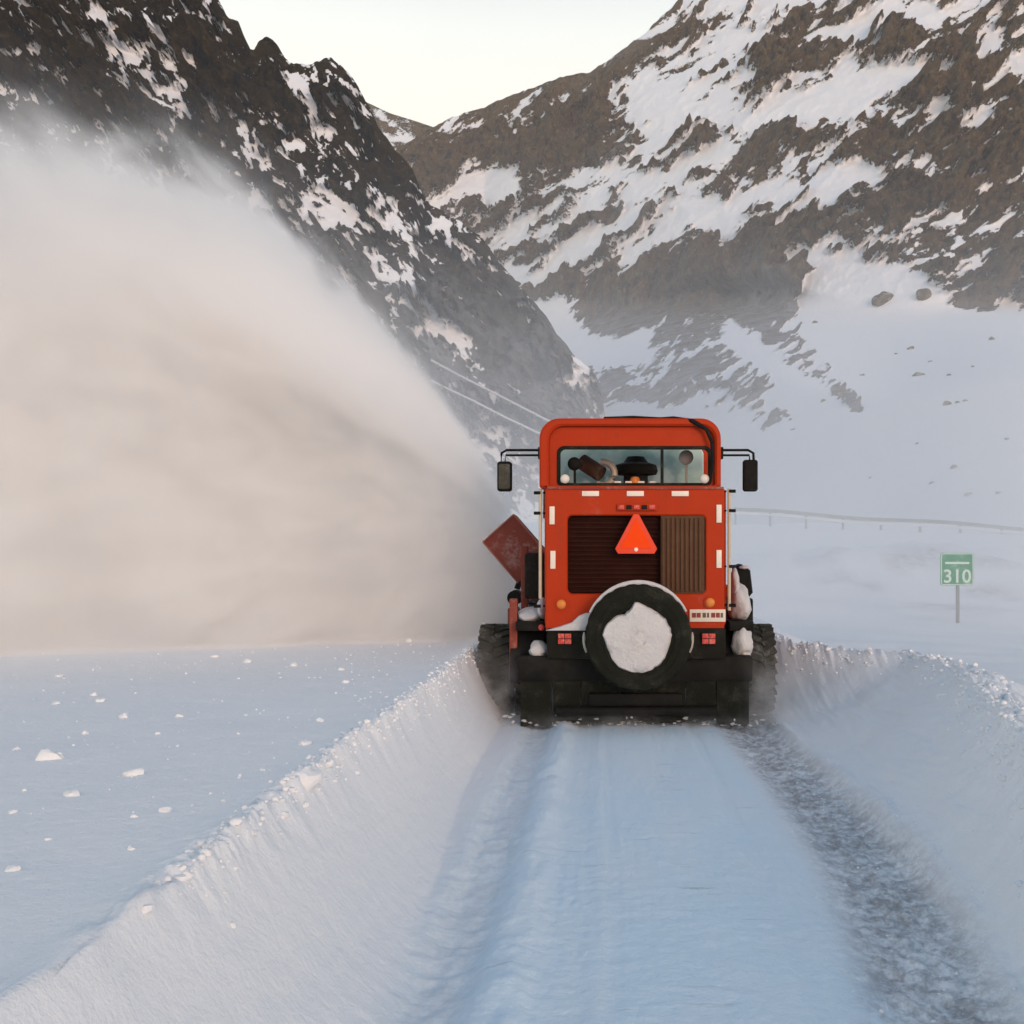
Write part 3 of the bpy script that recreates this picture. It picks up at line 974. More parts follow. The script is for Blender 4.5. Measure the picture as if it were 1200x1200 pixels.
# mirrors on their arms
for side, ax, mx, m0, m1 in ((-1, 636, 591.5, 541, 576), (1, 842, 879, 539, 576)):
    Ym = 11.9
    xa, xm = R(ax, Ym), R(mx, Ym)
    xo = R(mx - 3 if side < 0 else 887 - 1, Ym)
    bm = N()
    add_tube(bm, [(xa, Ym, H(527.5, Ym)), (xm + side * -.02, Ym, H(527.5, Ym)), (xm + side * .035, Ym, H(531, Ym)), (xm + side * 0.04, Ym, H(m0 + 4, Ym))], 0.014, 8)
    add_tube(bm, [(xa, Ym, H(533.5, Ym)), (xm - side * .01, Ym, H(533.5, Ym)), (xm, Ym, H(m0 + 4, Ym))], 0.012, 8)
    add_box(bm, (xa - .05, Ym - .03, H(538, Ym)), (xa + .05, Ym + .05, H(524, Ym)), 0.01)
    arm = part('mirror_arm', bm, M_dull)
    bm = N()
    add_prism(bm, rrect(xm - .078, xm + .078, H(m1, Ym), H(m0, Ym), 0.03), Ym - 0.05, Ym + 0.03, 0.015)
    part('mirror', bm, M_dull, arm)
    bm = N()
    add_prism(bm, rrect(xm - .060, xm + .060, H(m1 - 3, Ym), H(m0 + 3, Ym), 0.02), Ym - 0.055, Ym - 0.048, 0.002)
    part('mirror_glass', bm, worn('mirror_glass_face', (0.045, 0.042, 0.028), 0.3, scale=10) if side < 0 else M_black, arm)
# tank and step at the left side
bm = N()
add_box(bm, (R(617, 11.9), 11.6, H(702, 11.6)), (R(640, 11.9), 12.4, H(648, 11.6)), 0.03)
part('side_tank', bm, M_dull)
bm = N()
add_box(bm, (R(606, 11.4), 11.25, H(738, 11.4)), (R(640, 11.4), 12.6, H(727, 11.4)), 0.01)
part('running_board', bm, M_black)
bm = N()
add_box(bm, (R(853, 11.4), 11.25, H(738, 11.4)), (R(881, 11.4), 12.6, H(727, 11.4)), 0.01)
part('running_board', bm, M_black)
# rear frame
bm = N()
add_box(bm, (R(641), 10.98, H(772)), (R(850), 11.3, H(736)), 0.02)
part('rear_crossmember', bm, M_dull)
bm = N()
add_box(bm, (R(607, 11.1), 11.08, H(800)), (R(882, 11.1), 11.5, H(770)), 0.03)
bumper = part('rear_bumper', bm, M_black)
bm = N()
add_box(bm, (R(650), 11.25, 0.35), (R(850), 15.4, 1.05), 0.05)
part('chassis', bm, M_black)
fx0 = 609
for k, (wd_, zb_, yy) in enumerate(((38, .00, 0), (34, .045, .012), (46, .03, -.008), (40, .055, .01), (38, .035, -.006), (36, .05, .008), (39, .0, 0))):
    bm = N()
    x0_, x1_ = R(fx0), R(fx0 + wd_ - 0.8)
    nb = 7
    low_e = [(x0_ + (x1_ - x0_) * j / nb, zb_ + random.uniform(-.012, .018)) for j in range(nb + 1)]
    add_prism(bm, low_e + [(x1_, H(797)), (x0_, H(797))], 11.10 + yy, 11.14 + yy)
    part('mud_flap', bm, M_rubber, smooth=0)
    fx0 += wd_
bm = N()
add_tube(bm, [(R(652), 11.04, 0.16), (R(840), 11.04, 0.16)], 0.055, 14)
add_box(bm, (R(690), 10.96, 0.22), (R(800), 11.1, 0.34), 0.02)
part('tow_bar', bm, M_black)
bm = N()
add_tube(bm, [(-1.3, 12.05, 0.52), (1.25, 12.05, 0.52)], 0.11, 14)
part('axle', bm, M_black)
for px, s in ((662, -1), (830, 1)):
    bm = N()
    add_box(bm, (R(px - 9), 10.95, H(755.5)), (R(px + 9), 10.98, H(740.5)), 0.008)
    tl = part('tail_light', bm, M_dull)
    for dx in (-4, 4):
        for dz in (-3.2, 3.2):
            bm = N()
            add_box(bm, (R(px + dx - 3.6), 10.935, H(748 + dz + 2.8)), (R(px + dx + 3.6), 10.951, H(748 + dz - 2.8)), 0.003)
            part('lens', bm, M_red, tl)
bm = N()
add_disc(bm, (R(633), 11.2, H(737)), 0.03, 0.03, 14, dome=.01)
part('side_marker', bm, M_red)

# spare wheel, its well packed with snow
sc_ = Vector((R(748, 10.7), 10.72, H(746.5, 10.7)))
SR = 62.5 / F * 10.7
bm = N()
prof = [(SR * 0.62, 0.10), (SR * 0.84, 0.13), (SR * 0.955, 0.11), (SR, 0.06), (SR, -0.06), (SR * 0.955, -0.11), (SR * 0.84, -0.135), (SR * 0.70, -0.125), (SR * 0.60, -0.09)]
add_lathe(bm, prof, sc_, 'Y', 72, mod=lambda k, j: (-0.008 if (k % 3 == 0 and j in (2, 3, 4, 5)) else 0))
sp = part('spare_wheel', bm, M_rubber)
bm = N()
add_lathe(bm, [(SR * 0.79, -0.136), (SR * 0.80, -0.140), (SR * 0.81, -0.136), (SR * 0.80, -0.12)], sc_, 'Y', 64)
add_lathe(bm, [(SR * 0.67, -0.120), (SR * 0.68, -0.127), (SR * 0.69, -0.122), (SR * 0.68, -0.11)], sc_, 'Y', 64)
part('sidewall_rib', bm, M_rubber, sp)
bm = N()
add_lathe(bm, [(SR * 0.60, -0.08), (SR * 0.60, 0.08), (SR * 0.56, 0.08), (SR * 0.50, 0.0), (SR * 0.001, 0.0), (SR * 0.001, 0.02), (SR * .52, .02), (SR * 0.55, -0.08)], sc_, 'Y', 48)
part('rim', bm, M_black, sp)
# snow plug: an uneven many-sided heap
bm = N()
an = [96, 62, 34, 6, -22, -50, -78, -108, -136, -160, -188, -214, -240, -252]
ra = [0.70, 0.60, 0.61, 0.64, 0.60, 0.63, 0.67, 0.65, 0.66, 0.60, 0.70, 0.64, 0.52, 0.56]
m_ = 60
ring_r = np.interp(np.linspace(0, 360, m_, endpoint=False), np.cumsum([0] + [an[i] - an[i + 1] for i in range(len(an) - 1)] + [12]), ra + [0.66])
ctr = sc_ + Vector((0.0, -0.085, -0.01))
prev = None
for f_, dy in ((0.999, 0.075), (1.0, 0.0), (0.94, -0.035), (0.78, -0.052), (0.5, -0.060), (0.22, -0.066)):
    ring = []
    for k in range(m_):
        t = math.radians(96 - 360 * k / m_)
        rr = SR * ring_r[k] * f_ * (1 + 0.11 * float(fbm(k * .45, 1.0, 2.0, 3)) if f_ > .9 else 1)
        ring.append(bm.verts.new(ctr + Vector((rr * math.cos(t), dy + 0.012 * math.sin(5 * t + f_ * 9), rr * math.sin(t)))))
    if prev:
        for k in range(m_):
            bm.faces.new((prev[k], prev[(k + 1) % m_], ring[(k + 1) % m_], ring[k]))
    else:
        bm.faces.new(ring)
    prev = ring
bm.faces.new(prev)
part('packed_snow', bm, M_cake, sp)
bm = N()
arcp, arcr = [], []
for k in range(25):
    t = math.radians(28 + 125 * k / 24)
    arcp.append(sc_ + Vector((math.cos(t) * (SR + .008), -0.02, math.sin(t) * (SR + .008))))
    arcr.append(0.012 + 0.016 * math.sin(PI * k / 24))
add_tube(bm, arcp, arcr, 8)
part('snow_rim', bm, M_cake, sp)
for s in (-1, 1):
    bm = N()
    t0 = -0.25 if s > 0 else PI + 0.25
    add_tube(bm, [sc_ + Vector((math.cos(t0 + s * a) * (SR + .01), 0.03, math.sin(t0 + s * a) * (SR + .01))) for a in (-.05, .05, .15, .25, .33)], [.008, .016, .018, .016, .008], 8)
    part('wheel_clamp', bm, M_steel, sp)

# road wheels with coarse lugs
def wheel(cx, cy, r, w, name='wheel'):
    bm = N()
    add_lathe(bm, [(r * .52, -w * .42), (r * .52, w * .42), (r * .44, w * .3), (r * .40, -w * .05), (0.02, -w * .05), (0.02, -w * .12), (r * .40, -w * .12), (r * .44, -w * .3)], (cx, cy, r), 'X', 30)
    rim = part(name, bm, M_dull)
    bm = N()
    pr = [(r * .52, -w * .42), (r * .8, -w * .5), (r * .94, -w * .48), (r * .97, -w * .25), (r * .97, w * .25), (r * .94, w * .48), (r * .8, w * .5), (r * .52, w * .42)]
    add_lathe(bm, pr, (cx, cy, r), 'X', 48)
    for k in range(26):
        for s in (-1, 1):
            t = 2 * PI * (k + (0.5 if s > 0 else 0)) / 26
            rot = Matrix.Rotation(-t, 3, 'X') @ Matrix.Rotation(s * 0.35, 3, 'Y').transposed()
            c = Vector((cx + s * w * 0.27, cy + math.cos(t) * 0, r)) + Matrix.Rotation(-t, 3, 'X') @ Vector((0, 0, r * .965))
            rot = Matrix.Rotation(-t, 3, 'X') @ Matrix.Rotation(s * 0.45, 3, 'Z')
            q = Vector((w * 0.27, 0.032, 0.032))
            add_box(bm, c - q, c + q, 0, rot)
    part('tyre', bm, M_tread, rim, 0.5)
    return rim
wheel(-1.49, 12.05, 0.47, 0.31)
wheel(1.335, 12.05, 0.47, 0.27)
wheel(-1.10, 11.95, 0.53, 0.30)
wheel(1.00, 11.95, 0.53, 0.30)
wheel(-1.20, 14.9, 0.53, 0.34)
wheel(1.12, 14.9, 0.53, 0.34)
# fenders
for cx, w in ((-1.12, 0.34), (1.02, 0.30)):
    bm = N()
    n_ = 14
    prev = None
    for k in range(n_ + 1):
        t = math.radians(-8 + 170 * k / n_)
        y, z = 12.0 - 0.66 * math.cos(t), 0.50 + 0.62 * math.sin(t)
        y2, z2 = 12.0 - 0.63 * math.cos(t), 0.50 + 0.59 * math.sin(t)
        ring = [bm.verts.new((cx - w / 2, y, z)), bm.verts.new((cx + w / 2, y, z)), bm.verts.new((cx + w / 2, y2, z2)), bm.verts.new((cx - w / 2, y2, z2))]
        if prev:
            for j in range(4):
                bm.faces.new((prev[j], prev[(j + 1) % 4], ring[(j + 1) % 4], ring[j]))
        else:
            bm.faces.new(ring)
        prev = ring
    bm.faces.new(prev)
    part('fender', bm, M_black)
# work gear at the right side: ladder box and lamp
bm = N()
add_box(bm, (R(597, 11.42), 11.40, 0.42), (R(606.5, 11.42), 11.50, 1.26), 0.015)
part('step_post', bm, M_chute)
bm = N()
add_prism(bm, [(R(861, 11.7), H(690, 11.7)), (R(861, 11.7), H(664, 11.7)), (R(868, 11.7), H(661, 11.7)), (R(878, 11.7), H(668, 11.7)), (R(881, 11.7), H(694, 11.7)), (R(876, 11.7), H(700, 11.7))], 11.6, 11.95, 0.02)
part('side_lamp_housing', bm, M_black)
bm = N()
add_box(bm, (R(857, 11.8), 11.6, H(745, 11.8)), (R(880, 11.8), 12.3, H(700, 11.8)), 0.03)
part('tool_box', bm, M_black)

# thrower chute, its stand and the blower head ahead of the cab
bm = N()
Yc = 12.9
A = px2m(566, 635, Yc); B = px2m(602, 603, Yc); Dn = px2m(607, 683, Yc); Rt = px2m(643, 650, Yc)
quad = [(p.x, p.z) for p in (A, B, Rt, Dn)]
q2 = [(p.x, p.z) for p in (A, B, Rt, Dn)]
def duct(bm, q, y0, y1, th=0.02):
    # rear plate, front plate and the two long sides; open at the mouth (edge 0-1) and the root (edge 2-3)
    add_prism(bm, q, y0, y0 + th, 0.004)
    add_prism(bm, q, y1 - th, y1, 0)
    cxm = sum(p[0] for p in q) / 4
    czm = sum(p[1] for p in q) / 4
    for i, j in ((1, 2), (3, 0)):
        a, b = Vector(q[i]), Vector(q[j])
        nrm = Vector((cxm, czm)) - (a + b) / 2
        nrm = nrm.normalized() * th
        add_prism(bm, [tuple(a), tuple(b), tuple(b + nrm), tuple(a + nrm)], y0 + th + .002, y1 - th - .002, 0)
duct(bm, quad, Yc, Yc + 0.46)
ch = part('chute', bm, M_chute, smooth=0)
bm = N()
for a, b in ((A, B), (B, Rt), (Dn, A)):
    add_tube(bm, [(a.x, Yc - .006, a.z), (b.x, Yc - .006, b.z)], 0.012, 6)
part('chute_edge', bm, worn('scuffed_chute_edge', (0.36, 0.13, 0.09), 0.6), ch)
bm = N()
base = px2m(604, 700, 13.0)
add_disc(bm, (base.x + .0, 13.0, base.z), 0.085, 0.3, 18)
add_tube(bm, [px2m(606, 690, 12.98), px2m(612, 672, 12.96), px2m(618, 655, 12.95)], 0.035, 10)
part('chute_pivot', bm, M_dull, ch)
bm = N()
add_box(bm, (R(596, 13), 12.86, 0.18), (R(607.5, 13), 13.25, H(712, 13)), 0.02)
add_box(bm, (R(612, 12.8), 12.6, 1.0), (R(620, 12.8), 12.75, H(640, 12.8)), 0.012)
part('chute_column', bm, M_chute)
bm = N()
for s in (-1, 1):
    add_box(bm, (ROOT.x + s * 1.45 - 0.03, 15.6, 0.05), (ROOT.x + s * 1.45 + 0.03, 16.7, 1.25), 0.02)
add_box(bm, (ROOT.x - 1.42, 15.6, 0.10), (ROOT.x + 1.42, 15.68, 1.25), 0.02)
add_box(bm, (ROOT.x - 1.42, 15.7, 1.20), (ROOT.x + 1.42, 16.5, 1.26), 0.02)
head = part('blower_head', bm, M_paint)
bm = N()
for s in (-1, 1):
    pts = []
    for k in range(60):
        t = k * 0.45
        pts.append((ROOT.x + s * (0.05 + 1.3 * k / 60), 16.2 + 0.42 * math.cos(t), 0.55 + 0.42 * math.sin(t)))
    add_tube(bm, pts, 0.035, 6)
add_tube(bm, [(ROOT.x - 1.4, 16.2, .55), (ROOT.x + 1.4, 16.2, .55)], 0.07, 12)
part('auger', bm, M_dull, head)
# snow lying on the machine
def snow_part(bm, label=None):
    return part('snow_patch', bm, M_cake, smooth=1.2, label=label)
bm = N()
add_blob(bm, (R(622, 11.45), 11.7, H(722, 11.45)), (0.165, 0.42, 0.085), 0.12, 3, 1, flat=-0.05)
add_blob(bm, (R(636, 11.45), 11.4, H(712, 11.45)), (0.055, 0.2, 0.11), 0.15, 3, 2)
snow_part(bm)
bm = N()
add_blob(bm, (R(632, 11.3), 11.25, H(762, 11.3)), (0.10, 0.15, 0.10), 0.2, 3, 3, flat=-.05)
snow_part(bm)
bm = N()
pts = [(640, 738.5), (655, 734.5), (670, 729.5), (678, 722), (686, 718.5), (700, 718), (712, 722), (712, 738.5)]
add_prism(bm, [(R(a, 10.95), H(b, 10.95)) for a, b in pts], 10.86, 11.0, 0.02)
snow_part(bm)
bm = N()
add_blob(bm, (R(868, 11.5), 11.6, H(708, 11.5)), (0.115, 0.25, 0.20), 0.22, 3, 4)
add_blob(bm, (R(862, 11.5), 11.6, H(688, 11.5)), (0.05, 0.2, 0.20), 0.12, 3, 5)
snow_part(bm)
bm = N()
add_blob(bm, (R(870, 11.3), 11.35, H(752, 11.3)), (0.105, 0.15, 0.165), 0.28, 3, 6)
add_blob(bm, (R(873, 11.3), 11.33, H(766, 11.3)), (0.06, 0.1, 0.10), 0.25, 3, 7)
snow_part(bm)
bm = N()
add_blob(bm, (R(872, 11.6), 11.55, H(664.5, 11.6)), (0.06, 0.08, 0.02), 0.15, 2, 8)
snow_part(bm)
for px, w in ((655, 10), (840, 8)):
    bm = N()
    add_blob(bm, (R(px), 11.03, H(767)), (w / 118, 0.04, 0.018), 0.3, 2, 9)
    snow_part(bm)
bm = N()
for k in range(160):
    w0 = random.uniform(-1.5, 1.5)
    add_blob(bm, (w0, 11.1 + random.uniform(-.1, .25), 0.02 + random.random() ** 3 * 0.1), [random.uniform(.006, .03), random.uniform(.006, .03), random.uniform(.004, .016)], 0.6, 1, k)
obj_ = obj('snow_rubble', finish(bm, 'snow_rubble', 1.0), M_cake)
tag(obj_, 'loose snow churned up round the rear wheels of the snow blower', 'snow', kind='stuff')

# ---------------------------------------------------------------- kilometre sign
M_green = worn('green_sign_face', (0.020, 0.26, 0.12), 0.6, dirt=(0.45, 0.60, 0.52), amount=0.6, scale=3)
M_signw = worn('pale_sign_lettering', (0.62, 0.78, 0.68), 0.5, scale=10, amount=0.2, vary=0.1)
M_post = worn('grey_sign_post', (0.26, 0.27, 0.28), 0.6, amount=0.4)
YS = 24.0
sroot = bpy.data.objects.new('kilometre_sign', None)
C.objects.link(sroot)
fp = px2m(1123, 736, YS)
fp.z = gz(fp.x, fp.y)
sroot.location = fp
tag(sroot, 'small green road sign reading 310 on a thin post beyond the right bank', 'sign')
def spart(name, bm, mat, parent=None, smooth=0.6):
    bmesh.ops.translate(bm, verts=bm.verts, vec=-fp)
    return obj(name, finish(bm, name, smooth), mat, parent or sroot)
bm = N()
top = px2m(1123, 652, YS).z
add_box(bm, (fp.x - 0.035, YS + .02, fp.z - 0.4), (fp.x + 0.035, YS + .07, top), 0.008)
spart('post', bm, M_post)
bm = N()
x0, x1, z0, z1 = px2m(1102, 0, YS).x, px2m(1141, 0, YS).x, px2m(0, 686, YS).z, px2m(0, 648, YS).z
add_prism(bm, rrect(x0, x1, z0, z1, 0.05), YS - 0.012, YS + 0.012, 0.002)
board = spart('sign_board', bm, M_green)
bm = N()
add_ring(bm, rrect(x0 + .01, x1 - .01, z0 + .01, z1 - .01, 0.045), rrect(x0 + .028, x1 - .028, z0 + .028, z1 - .028, 0.03), YS - 0.016, YS - 0.0125, 0.0005)
spart('border', bm, M_signw, board)
bm = N()
add_box(bm, (x0 + .10, YS - .016, px2m(0, 661, YS).z), (x1 - .10, YS - .0125, px2m(0, 658.5, YS).z))
spart('upper_line', bm, M_signw, board)
fc = bpy.data.curves.new('digits', 'FONT')
fc.body = '310'
fc.size = 0.40
fc.align_x = 'CENTER'
fc.extrude = 0.0015
fc.offset = 0.006
tmp = bpy.data.objects.new('digits', fc)
C.objects.link(tmp)
bpy.context.view_layer.update()
dme = bpy.data.meshes.new_from_object(tmp.evaluated_get(bpy.context.evaluated_depsgraph_get()))
bpy.data.objects.remove(tmp)
dg = obj('digits', dme, M_signw, board)
dg.rotation_euler = (PI / 2, 0, 0)
dg.location = Vector(((x0 + x1) / 2, YS - 0.0145, px2m(0, 682.5, YS).z)) - fp
dg.scale = (1.02, 1, 1)

# ---------------------------------------------------------------- guardrail across the valley
M_guard = worn('weathered_guardrail', (0.10, 0.13, 0.09), 0.7, metal=0.0, dirt=(0.4, 0.43, 0.40), amount=0.4)
ga, gb = px2m(862, 597, 58), px2m(1330, 628, 50)
groot = bpy.data.objects.new('guardrail', None)
C.objects.link(groot)
groot.location = ga
tag(groot, 'long thin guardrail running across the snowy valley floor behind the green sign', 'guardrail')
bm = N()
n_ = 40
pts = [ga.lerp(gb, k / n_) + Vector((0, 0, 0.05 * math.sin(k * .35))) for k in range(n_ + 1)]
prof = [(-0.02, .09), (-0.05, .055), (-0.02, .0), (-0.05, -.055), (-0.02, -.09), (0.0, -.09), (-.02, -.055), (0.01, 0), (-.02, .055), (0, .09)]
prev = None
for p in pts:
    ring = [bm.verts.new(p + Vector((0, a, b)) - ga) for a, b in prof]
    if prev:
        for j in range(10):
            bm.faces.new((prev[j], prev[(j + 1) % 10], ring[(j + 1) % 10], ring[j]))
    prev = ring
obj('beam', finish(bm, 'beam', 0), M_guard, groot)
bm = N()
prev = None
for i, p in enumerate(pts):
    hw = 0.09 + 0.03 * math.sin(i * 1.3)
    ring = [bm.verts.new(p + Vector((0, a, b)) - ga) for a, b in ((-.14, .0 - .25), (-.10, -.25 + hw), (0.03, -.22 + hw), (.05, -.27))]
    if prev:
        for j in range(4):
            bm.faces.new((prev[j], prev[(j + 1) % 4], ring[(j + 1) % 4], ring[j]))
    prev = ring
obj('snow_ledge', finish(bm, 'snow_ledge', 1), M_cake, groot)
for k in range(0, n_ + 1, 4):
    bm = N()
    p = pts[k]
    add_box(bm, (p.x - .05 - ga.x, .02, -.8 + p.z - ga.z), (p.x + .05 - ga.x, .14, .1 + p.z - ga.z), 0.01)
    o = obj('post', finish(bm, 'post', 0), M_guard, groot)
    o.location = (0, p.y - ga.y, 0)

# ---------------------------------------------------------------- scene-ray helper: where a sight line meets the land
bpy.context.view_layer.update()
DG = bpy.context.evaluated_depsgraph_get()
def land(px, py):
    d = (px2m(px, py, 1.0) - EYE).normalized()
    o = EYE.copy()
    for _ in range(8):
        hit, loc, nrm, idx, ob, mt = SC.ray_cast(DG, o, d)
        if not hit:
            return None
        if ob.name.startswith(('mountain', 'ground')):
            return loc, nrm
        o = loc + d * 0.02
    return None
def drop(x, y):
    hit, loc, nrm, idx, ob, mt = SC.ray_cast(DG, Vector((x, y, 500)), Vector((0, 0, -1)))
    return loc if hit else Vector((x, y, 0))

# two pipes down the left slope
M_pipe = worn('frosted_pipe', (0.52, 0.53, 0.56), 0.5, amount=0.4, scale=0.6)
for lab, ctl in (('upper of two pale pipes running down the dark rock slope left of the snow blower', ((505, 422), (540, 441), (580, 461), (615, 479), (660, 502))),
                 ('lower of two pale pipes running down the dark rock slope left of the snow blower', ((505, 446), (555, 470), (590, 488), (630, 507), (668, 525)))):
    hits = []
    for (a, b), (c, d) in zip(ctl, ctl[1:]):
        for t in np.arange(0, 1, 0.25):
            hits.append((a + (c - a) * t, b + (d - b) * t))
    hits.append(ctl[-1])
    raw = [land(*h) for h in hits]
    ds = np.array([r[0].y if r else np.nan for r in raw])
    ds = np.where(np.isnan(ds), np.nanmean(ds), ds)
    k = np.polyfit(np.arange(len(ds)), ds, 2)
    fit = np.polyval(k, np.arange(len(ds)))
    off = np.min(ds - fit)
    pts = [px2m(h[0], h[1], float(fv + off - 0.3)) for h, fv in zip(hits, fit)]
    r0 = bpy.data.objects.new('pipeline', None)
    C.objects.link(r0)
    r0.location = pts[0]
    tag(r0, lab, 'pipe', 'pipes down the slope')
    bm = N()
    add_tube(bm, [p - pts[0] for p in pts], 0.15, 10)
    obj('pipe', finish(bm, 'pipe'), M_pipe, r0)
    for i in range(1, len(pts), 3):
        bm = N()
        p = pts[i] - pts[0]
        add_box(bm, (p.x - .12, p.y - .2, p.z - 0.5), (p.x + .12, p.y + 1.2, p.z - .05), 0.03)
        obj('saddle', finish(bm, 'saddle', 0), M_guard, r0)

# boulders on the apron
M_rock = worn('grey_brown_boulder', (0.13, 0.10, 0.06), 0.9, dirt=(0.7, 0.72, 0.76), amount=0.5, scale=0.7, bump=0.6, vary=0.4)
spots = [(1067, 409, 5, 'small grey boulder high on the snow slope, under the brown cliff'), (1077, 440, 7, 'dark boulder on the snow slope, largest of the middle cluster'),
         (1112, 440, 3.5, None), (1090, 424, 3, None), (1110, 474, 6, None), (1122, 472, 3.5, None), (1131, 470, 3, None), (1162, 398, 4, 'lone small boulder on the snow slope nearest the right edge'),
         (1035, 350, 13, 'big brown boulder at the top of the snow slope'), (1083, 345, 11, 'dark brown boulder at the foot of the brown cliff, right of the big boulder'),
         (985, 462, 8, 'flat grey boulder half buried on the snow slope above the right mirror'), (1118, 548, 5, 'lone dark boulder low on the slope above the green sign'),
         (1092, 566, 4, None), (1135, 580, 5, None), (1170, 578, 4, None), (1000, 470, 5, None), (965, 470, 4, None), (1010, 440, 3, None), (1050, 415, 2.5, None), (1140, 430, 2.5, None),
         (1075, 520, 2.5, None), (955, 378, 4, None), (1180, 515, 3, None), (1020, 560, 2.5, None)]
proto = None
for i, (px, py, rr, lab) in enumerate(spots):
    h = land(px, py)
    if not h:
        continue
    loc = h[0]
    s = rr / F * loc.y * 0.85
    bm = N()
    add_blob(bm, (0, 0, 0), (s * random.uniform(1.0, 1.35), s, s * random.uniform(.65, .95)), 0.22, 3, i + 20)
    o = obj('boulder', finish(bm, 'boulder', 0.5), M_rock)
    o.location = loc + Vector((0, 0, -s * 0.10))
    o.rotation_euler = (0, random.uniform(-.3, .3), random.uniform(0, 6))
    tag(o, lab or ('small dark stone low on the smooth snow slope, above the guardrail' if py > 500 else 'small dark stone high on the smooth snow slope, below the brown cliffs' if py < 450 else 'small dark stone halfway up the smooth snow slope'), 'boulder', 'boulders on the snow slope')

# ---------------------------------------------------------------- snow chunks and clods
def chunk(px, py, rr, label, group, i):
    h = land(px, py)
    if not h:
        return
    loc = h[0]
    s = rr / F * loc.y
    bm = N()
    add_blob(bm, (0, 0, 0), (s * 1.25, s, s * .75), 0.45, 2, i + 50)
    if rr > 9:
        add_blob(bm, (s * .7, s * .2, -s * .1), (s * .6, s * .5, s * .5), 0.45, 2, i + 90)
    o = obj('snow_chunk', finish(bm, 'snow_chunk', 0.9), M_snow)
    o.location = loc + Vector((0, 0, s * .08))
    o.rotation_euler = (0, 0, random.uniform(0, 6))
    tag(o, label, 'snow chunk', group)
G1 = 'snow chunks on the left field'
named = [(57, 889, 12, 'flat snow chunk nearest the left edge of the blue-shadowed field'), (156, 908, 9, 'rounded snow chunk beside the flat one on the left field'),
         (84, 932, 8, 'small snow chunk just below the two larger ones on the left field'), (358, 915, 17, 'biggest lump of snow, fallen on the edge of the left bank'),
         (358, 872, 7, 'snow chunk just above the biggest lump near the left bank edge'), (170, 1067, 8, 'lowest snow chunk on the left field, close to the bank edge'),
         (15, 1020, 7, 'lone snow chunk at the lower left edge of the field'), (194, 951, 5.5, 'small snow chunk in the middle of the left field'),
         (333, 955, 6, 'snow chunk on the bank edge just below the biggest lump'), (118, 822, 5, None), (145, 841, 6, None), (110, 815, 4, None), (210, 840, 4, None), (290, 776, 5, None),
         (345, 780, 5, None), (70, 793, 4, None), (252, 770, 4, None), (65, 825, 4, None), (15, 952, 5, None), (157, 957, 4, None), (155, 995, 4.5, None), (375, 845, 4, None),
         (405, 800, 4, None), (400, 785, 4, None), (218, 1029, 6, None), (297, 977, 5, None), (385, 895, 7, None), (20, 878, 3.5, None), (185, 860, 3, None), (320, 753, 4, None),
         (480, 752, 4, None), (100, 860, 4, None), (56, 984, 3.5, None)]
for i, (px, py, rr, lab) in enumerate(named):
    chunk(px, py, rr, lab or ('tiny snow chunk far back on the left field, near the foot of the snow plume' if py < 790 else 'small snow chunk on the left field, close to the cut bank edge' if px > 260 else 'small snow chunk near the left edge of the left field' if px < 90 else 'small white snow chunk scattered in the middle of the left field'), G1, i)

def clods(name, pts, label, sizes, lift=0.0):
    bm = N()
    for i, (x, y) in enumerate(pts):
        p = drop(x, y)
        s = sizes[i]
        vs = bmesh.ops.create_icosphere(bm, subdivisions=1, radius=s)['verts']
        for v in vs:
            v.co = Vector((v.co.x * random.uniform(.7, 1.4), v.co.y * random.uniform(.7, 1.4), v.co.z * random.uniform(.5, 1.1))) + p + Vector((0, 0, s * lift))
    o = obj(name, finish(bm, name, 1.0), M_snow)
    return tag(o, label, 'snow', kind='stuff')
pts, sz = [], []
for k in range(900):
    y = 3.6 + 10.5 * random.random() ** 1.0
    cl_ = float(crest_left(np.array([y]))[0])
    pts.append((cl_ + random.gauss(-0.01, 0.045), y))
    sz.append(0.006 + 0.016 * random.random() ** 3)
clods('snow_crumbs', pts, 'crumbled snow lying along the cut edge of the left bank', sz)
pts, sz = [], []
for k in range(1300):
    y = 4.6 + 9 * random.random()
    c_ = float(crest_right(np.array([y]))[0])
    pts.append((c_ + random.gauss(0.04, 0.13), y))
    sz.append(0.006 + 0.022 * random.random() ** 3)
clods('snow_crumbs', pts, 'rough crumbled snow along the crest of the right bank', sz)
pts, sz = [], []
for k in range(900):
    y = 4.5 + 9 * random.random()
    pts.append((-1.9 - 6 * random.random() ** 1.3, y))
    sz.append(0.003 + 0.010 * random.random() ** 4)
clods('snow_crumbs', pts, 'tiny crumbs of snow sprinkled over the left field', sz, 0.25)
pts, sz = [], []
for k in range(260):
    y = 3.8 + 7 * random.random() ** 1.4
    pts.append((random.choice((float(track_x(y)) + random.gauss(0, .17), float(track_x(y)) + random.gauss(.33, .05))), y))
    sz.append(0.003 + 0.009 * random.random() ** 2)
clods('snow_crumbs', pts, 'broken lumps of snow in the churned right wheel track', sz)

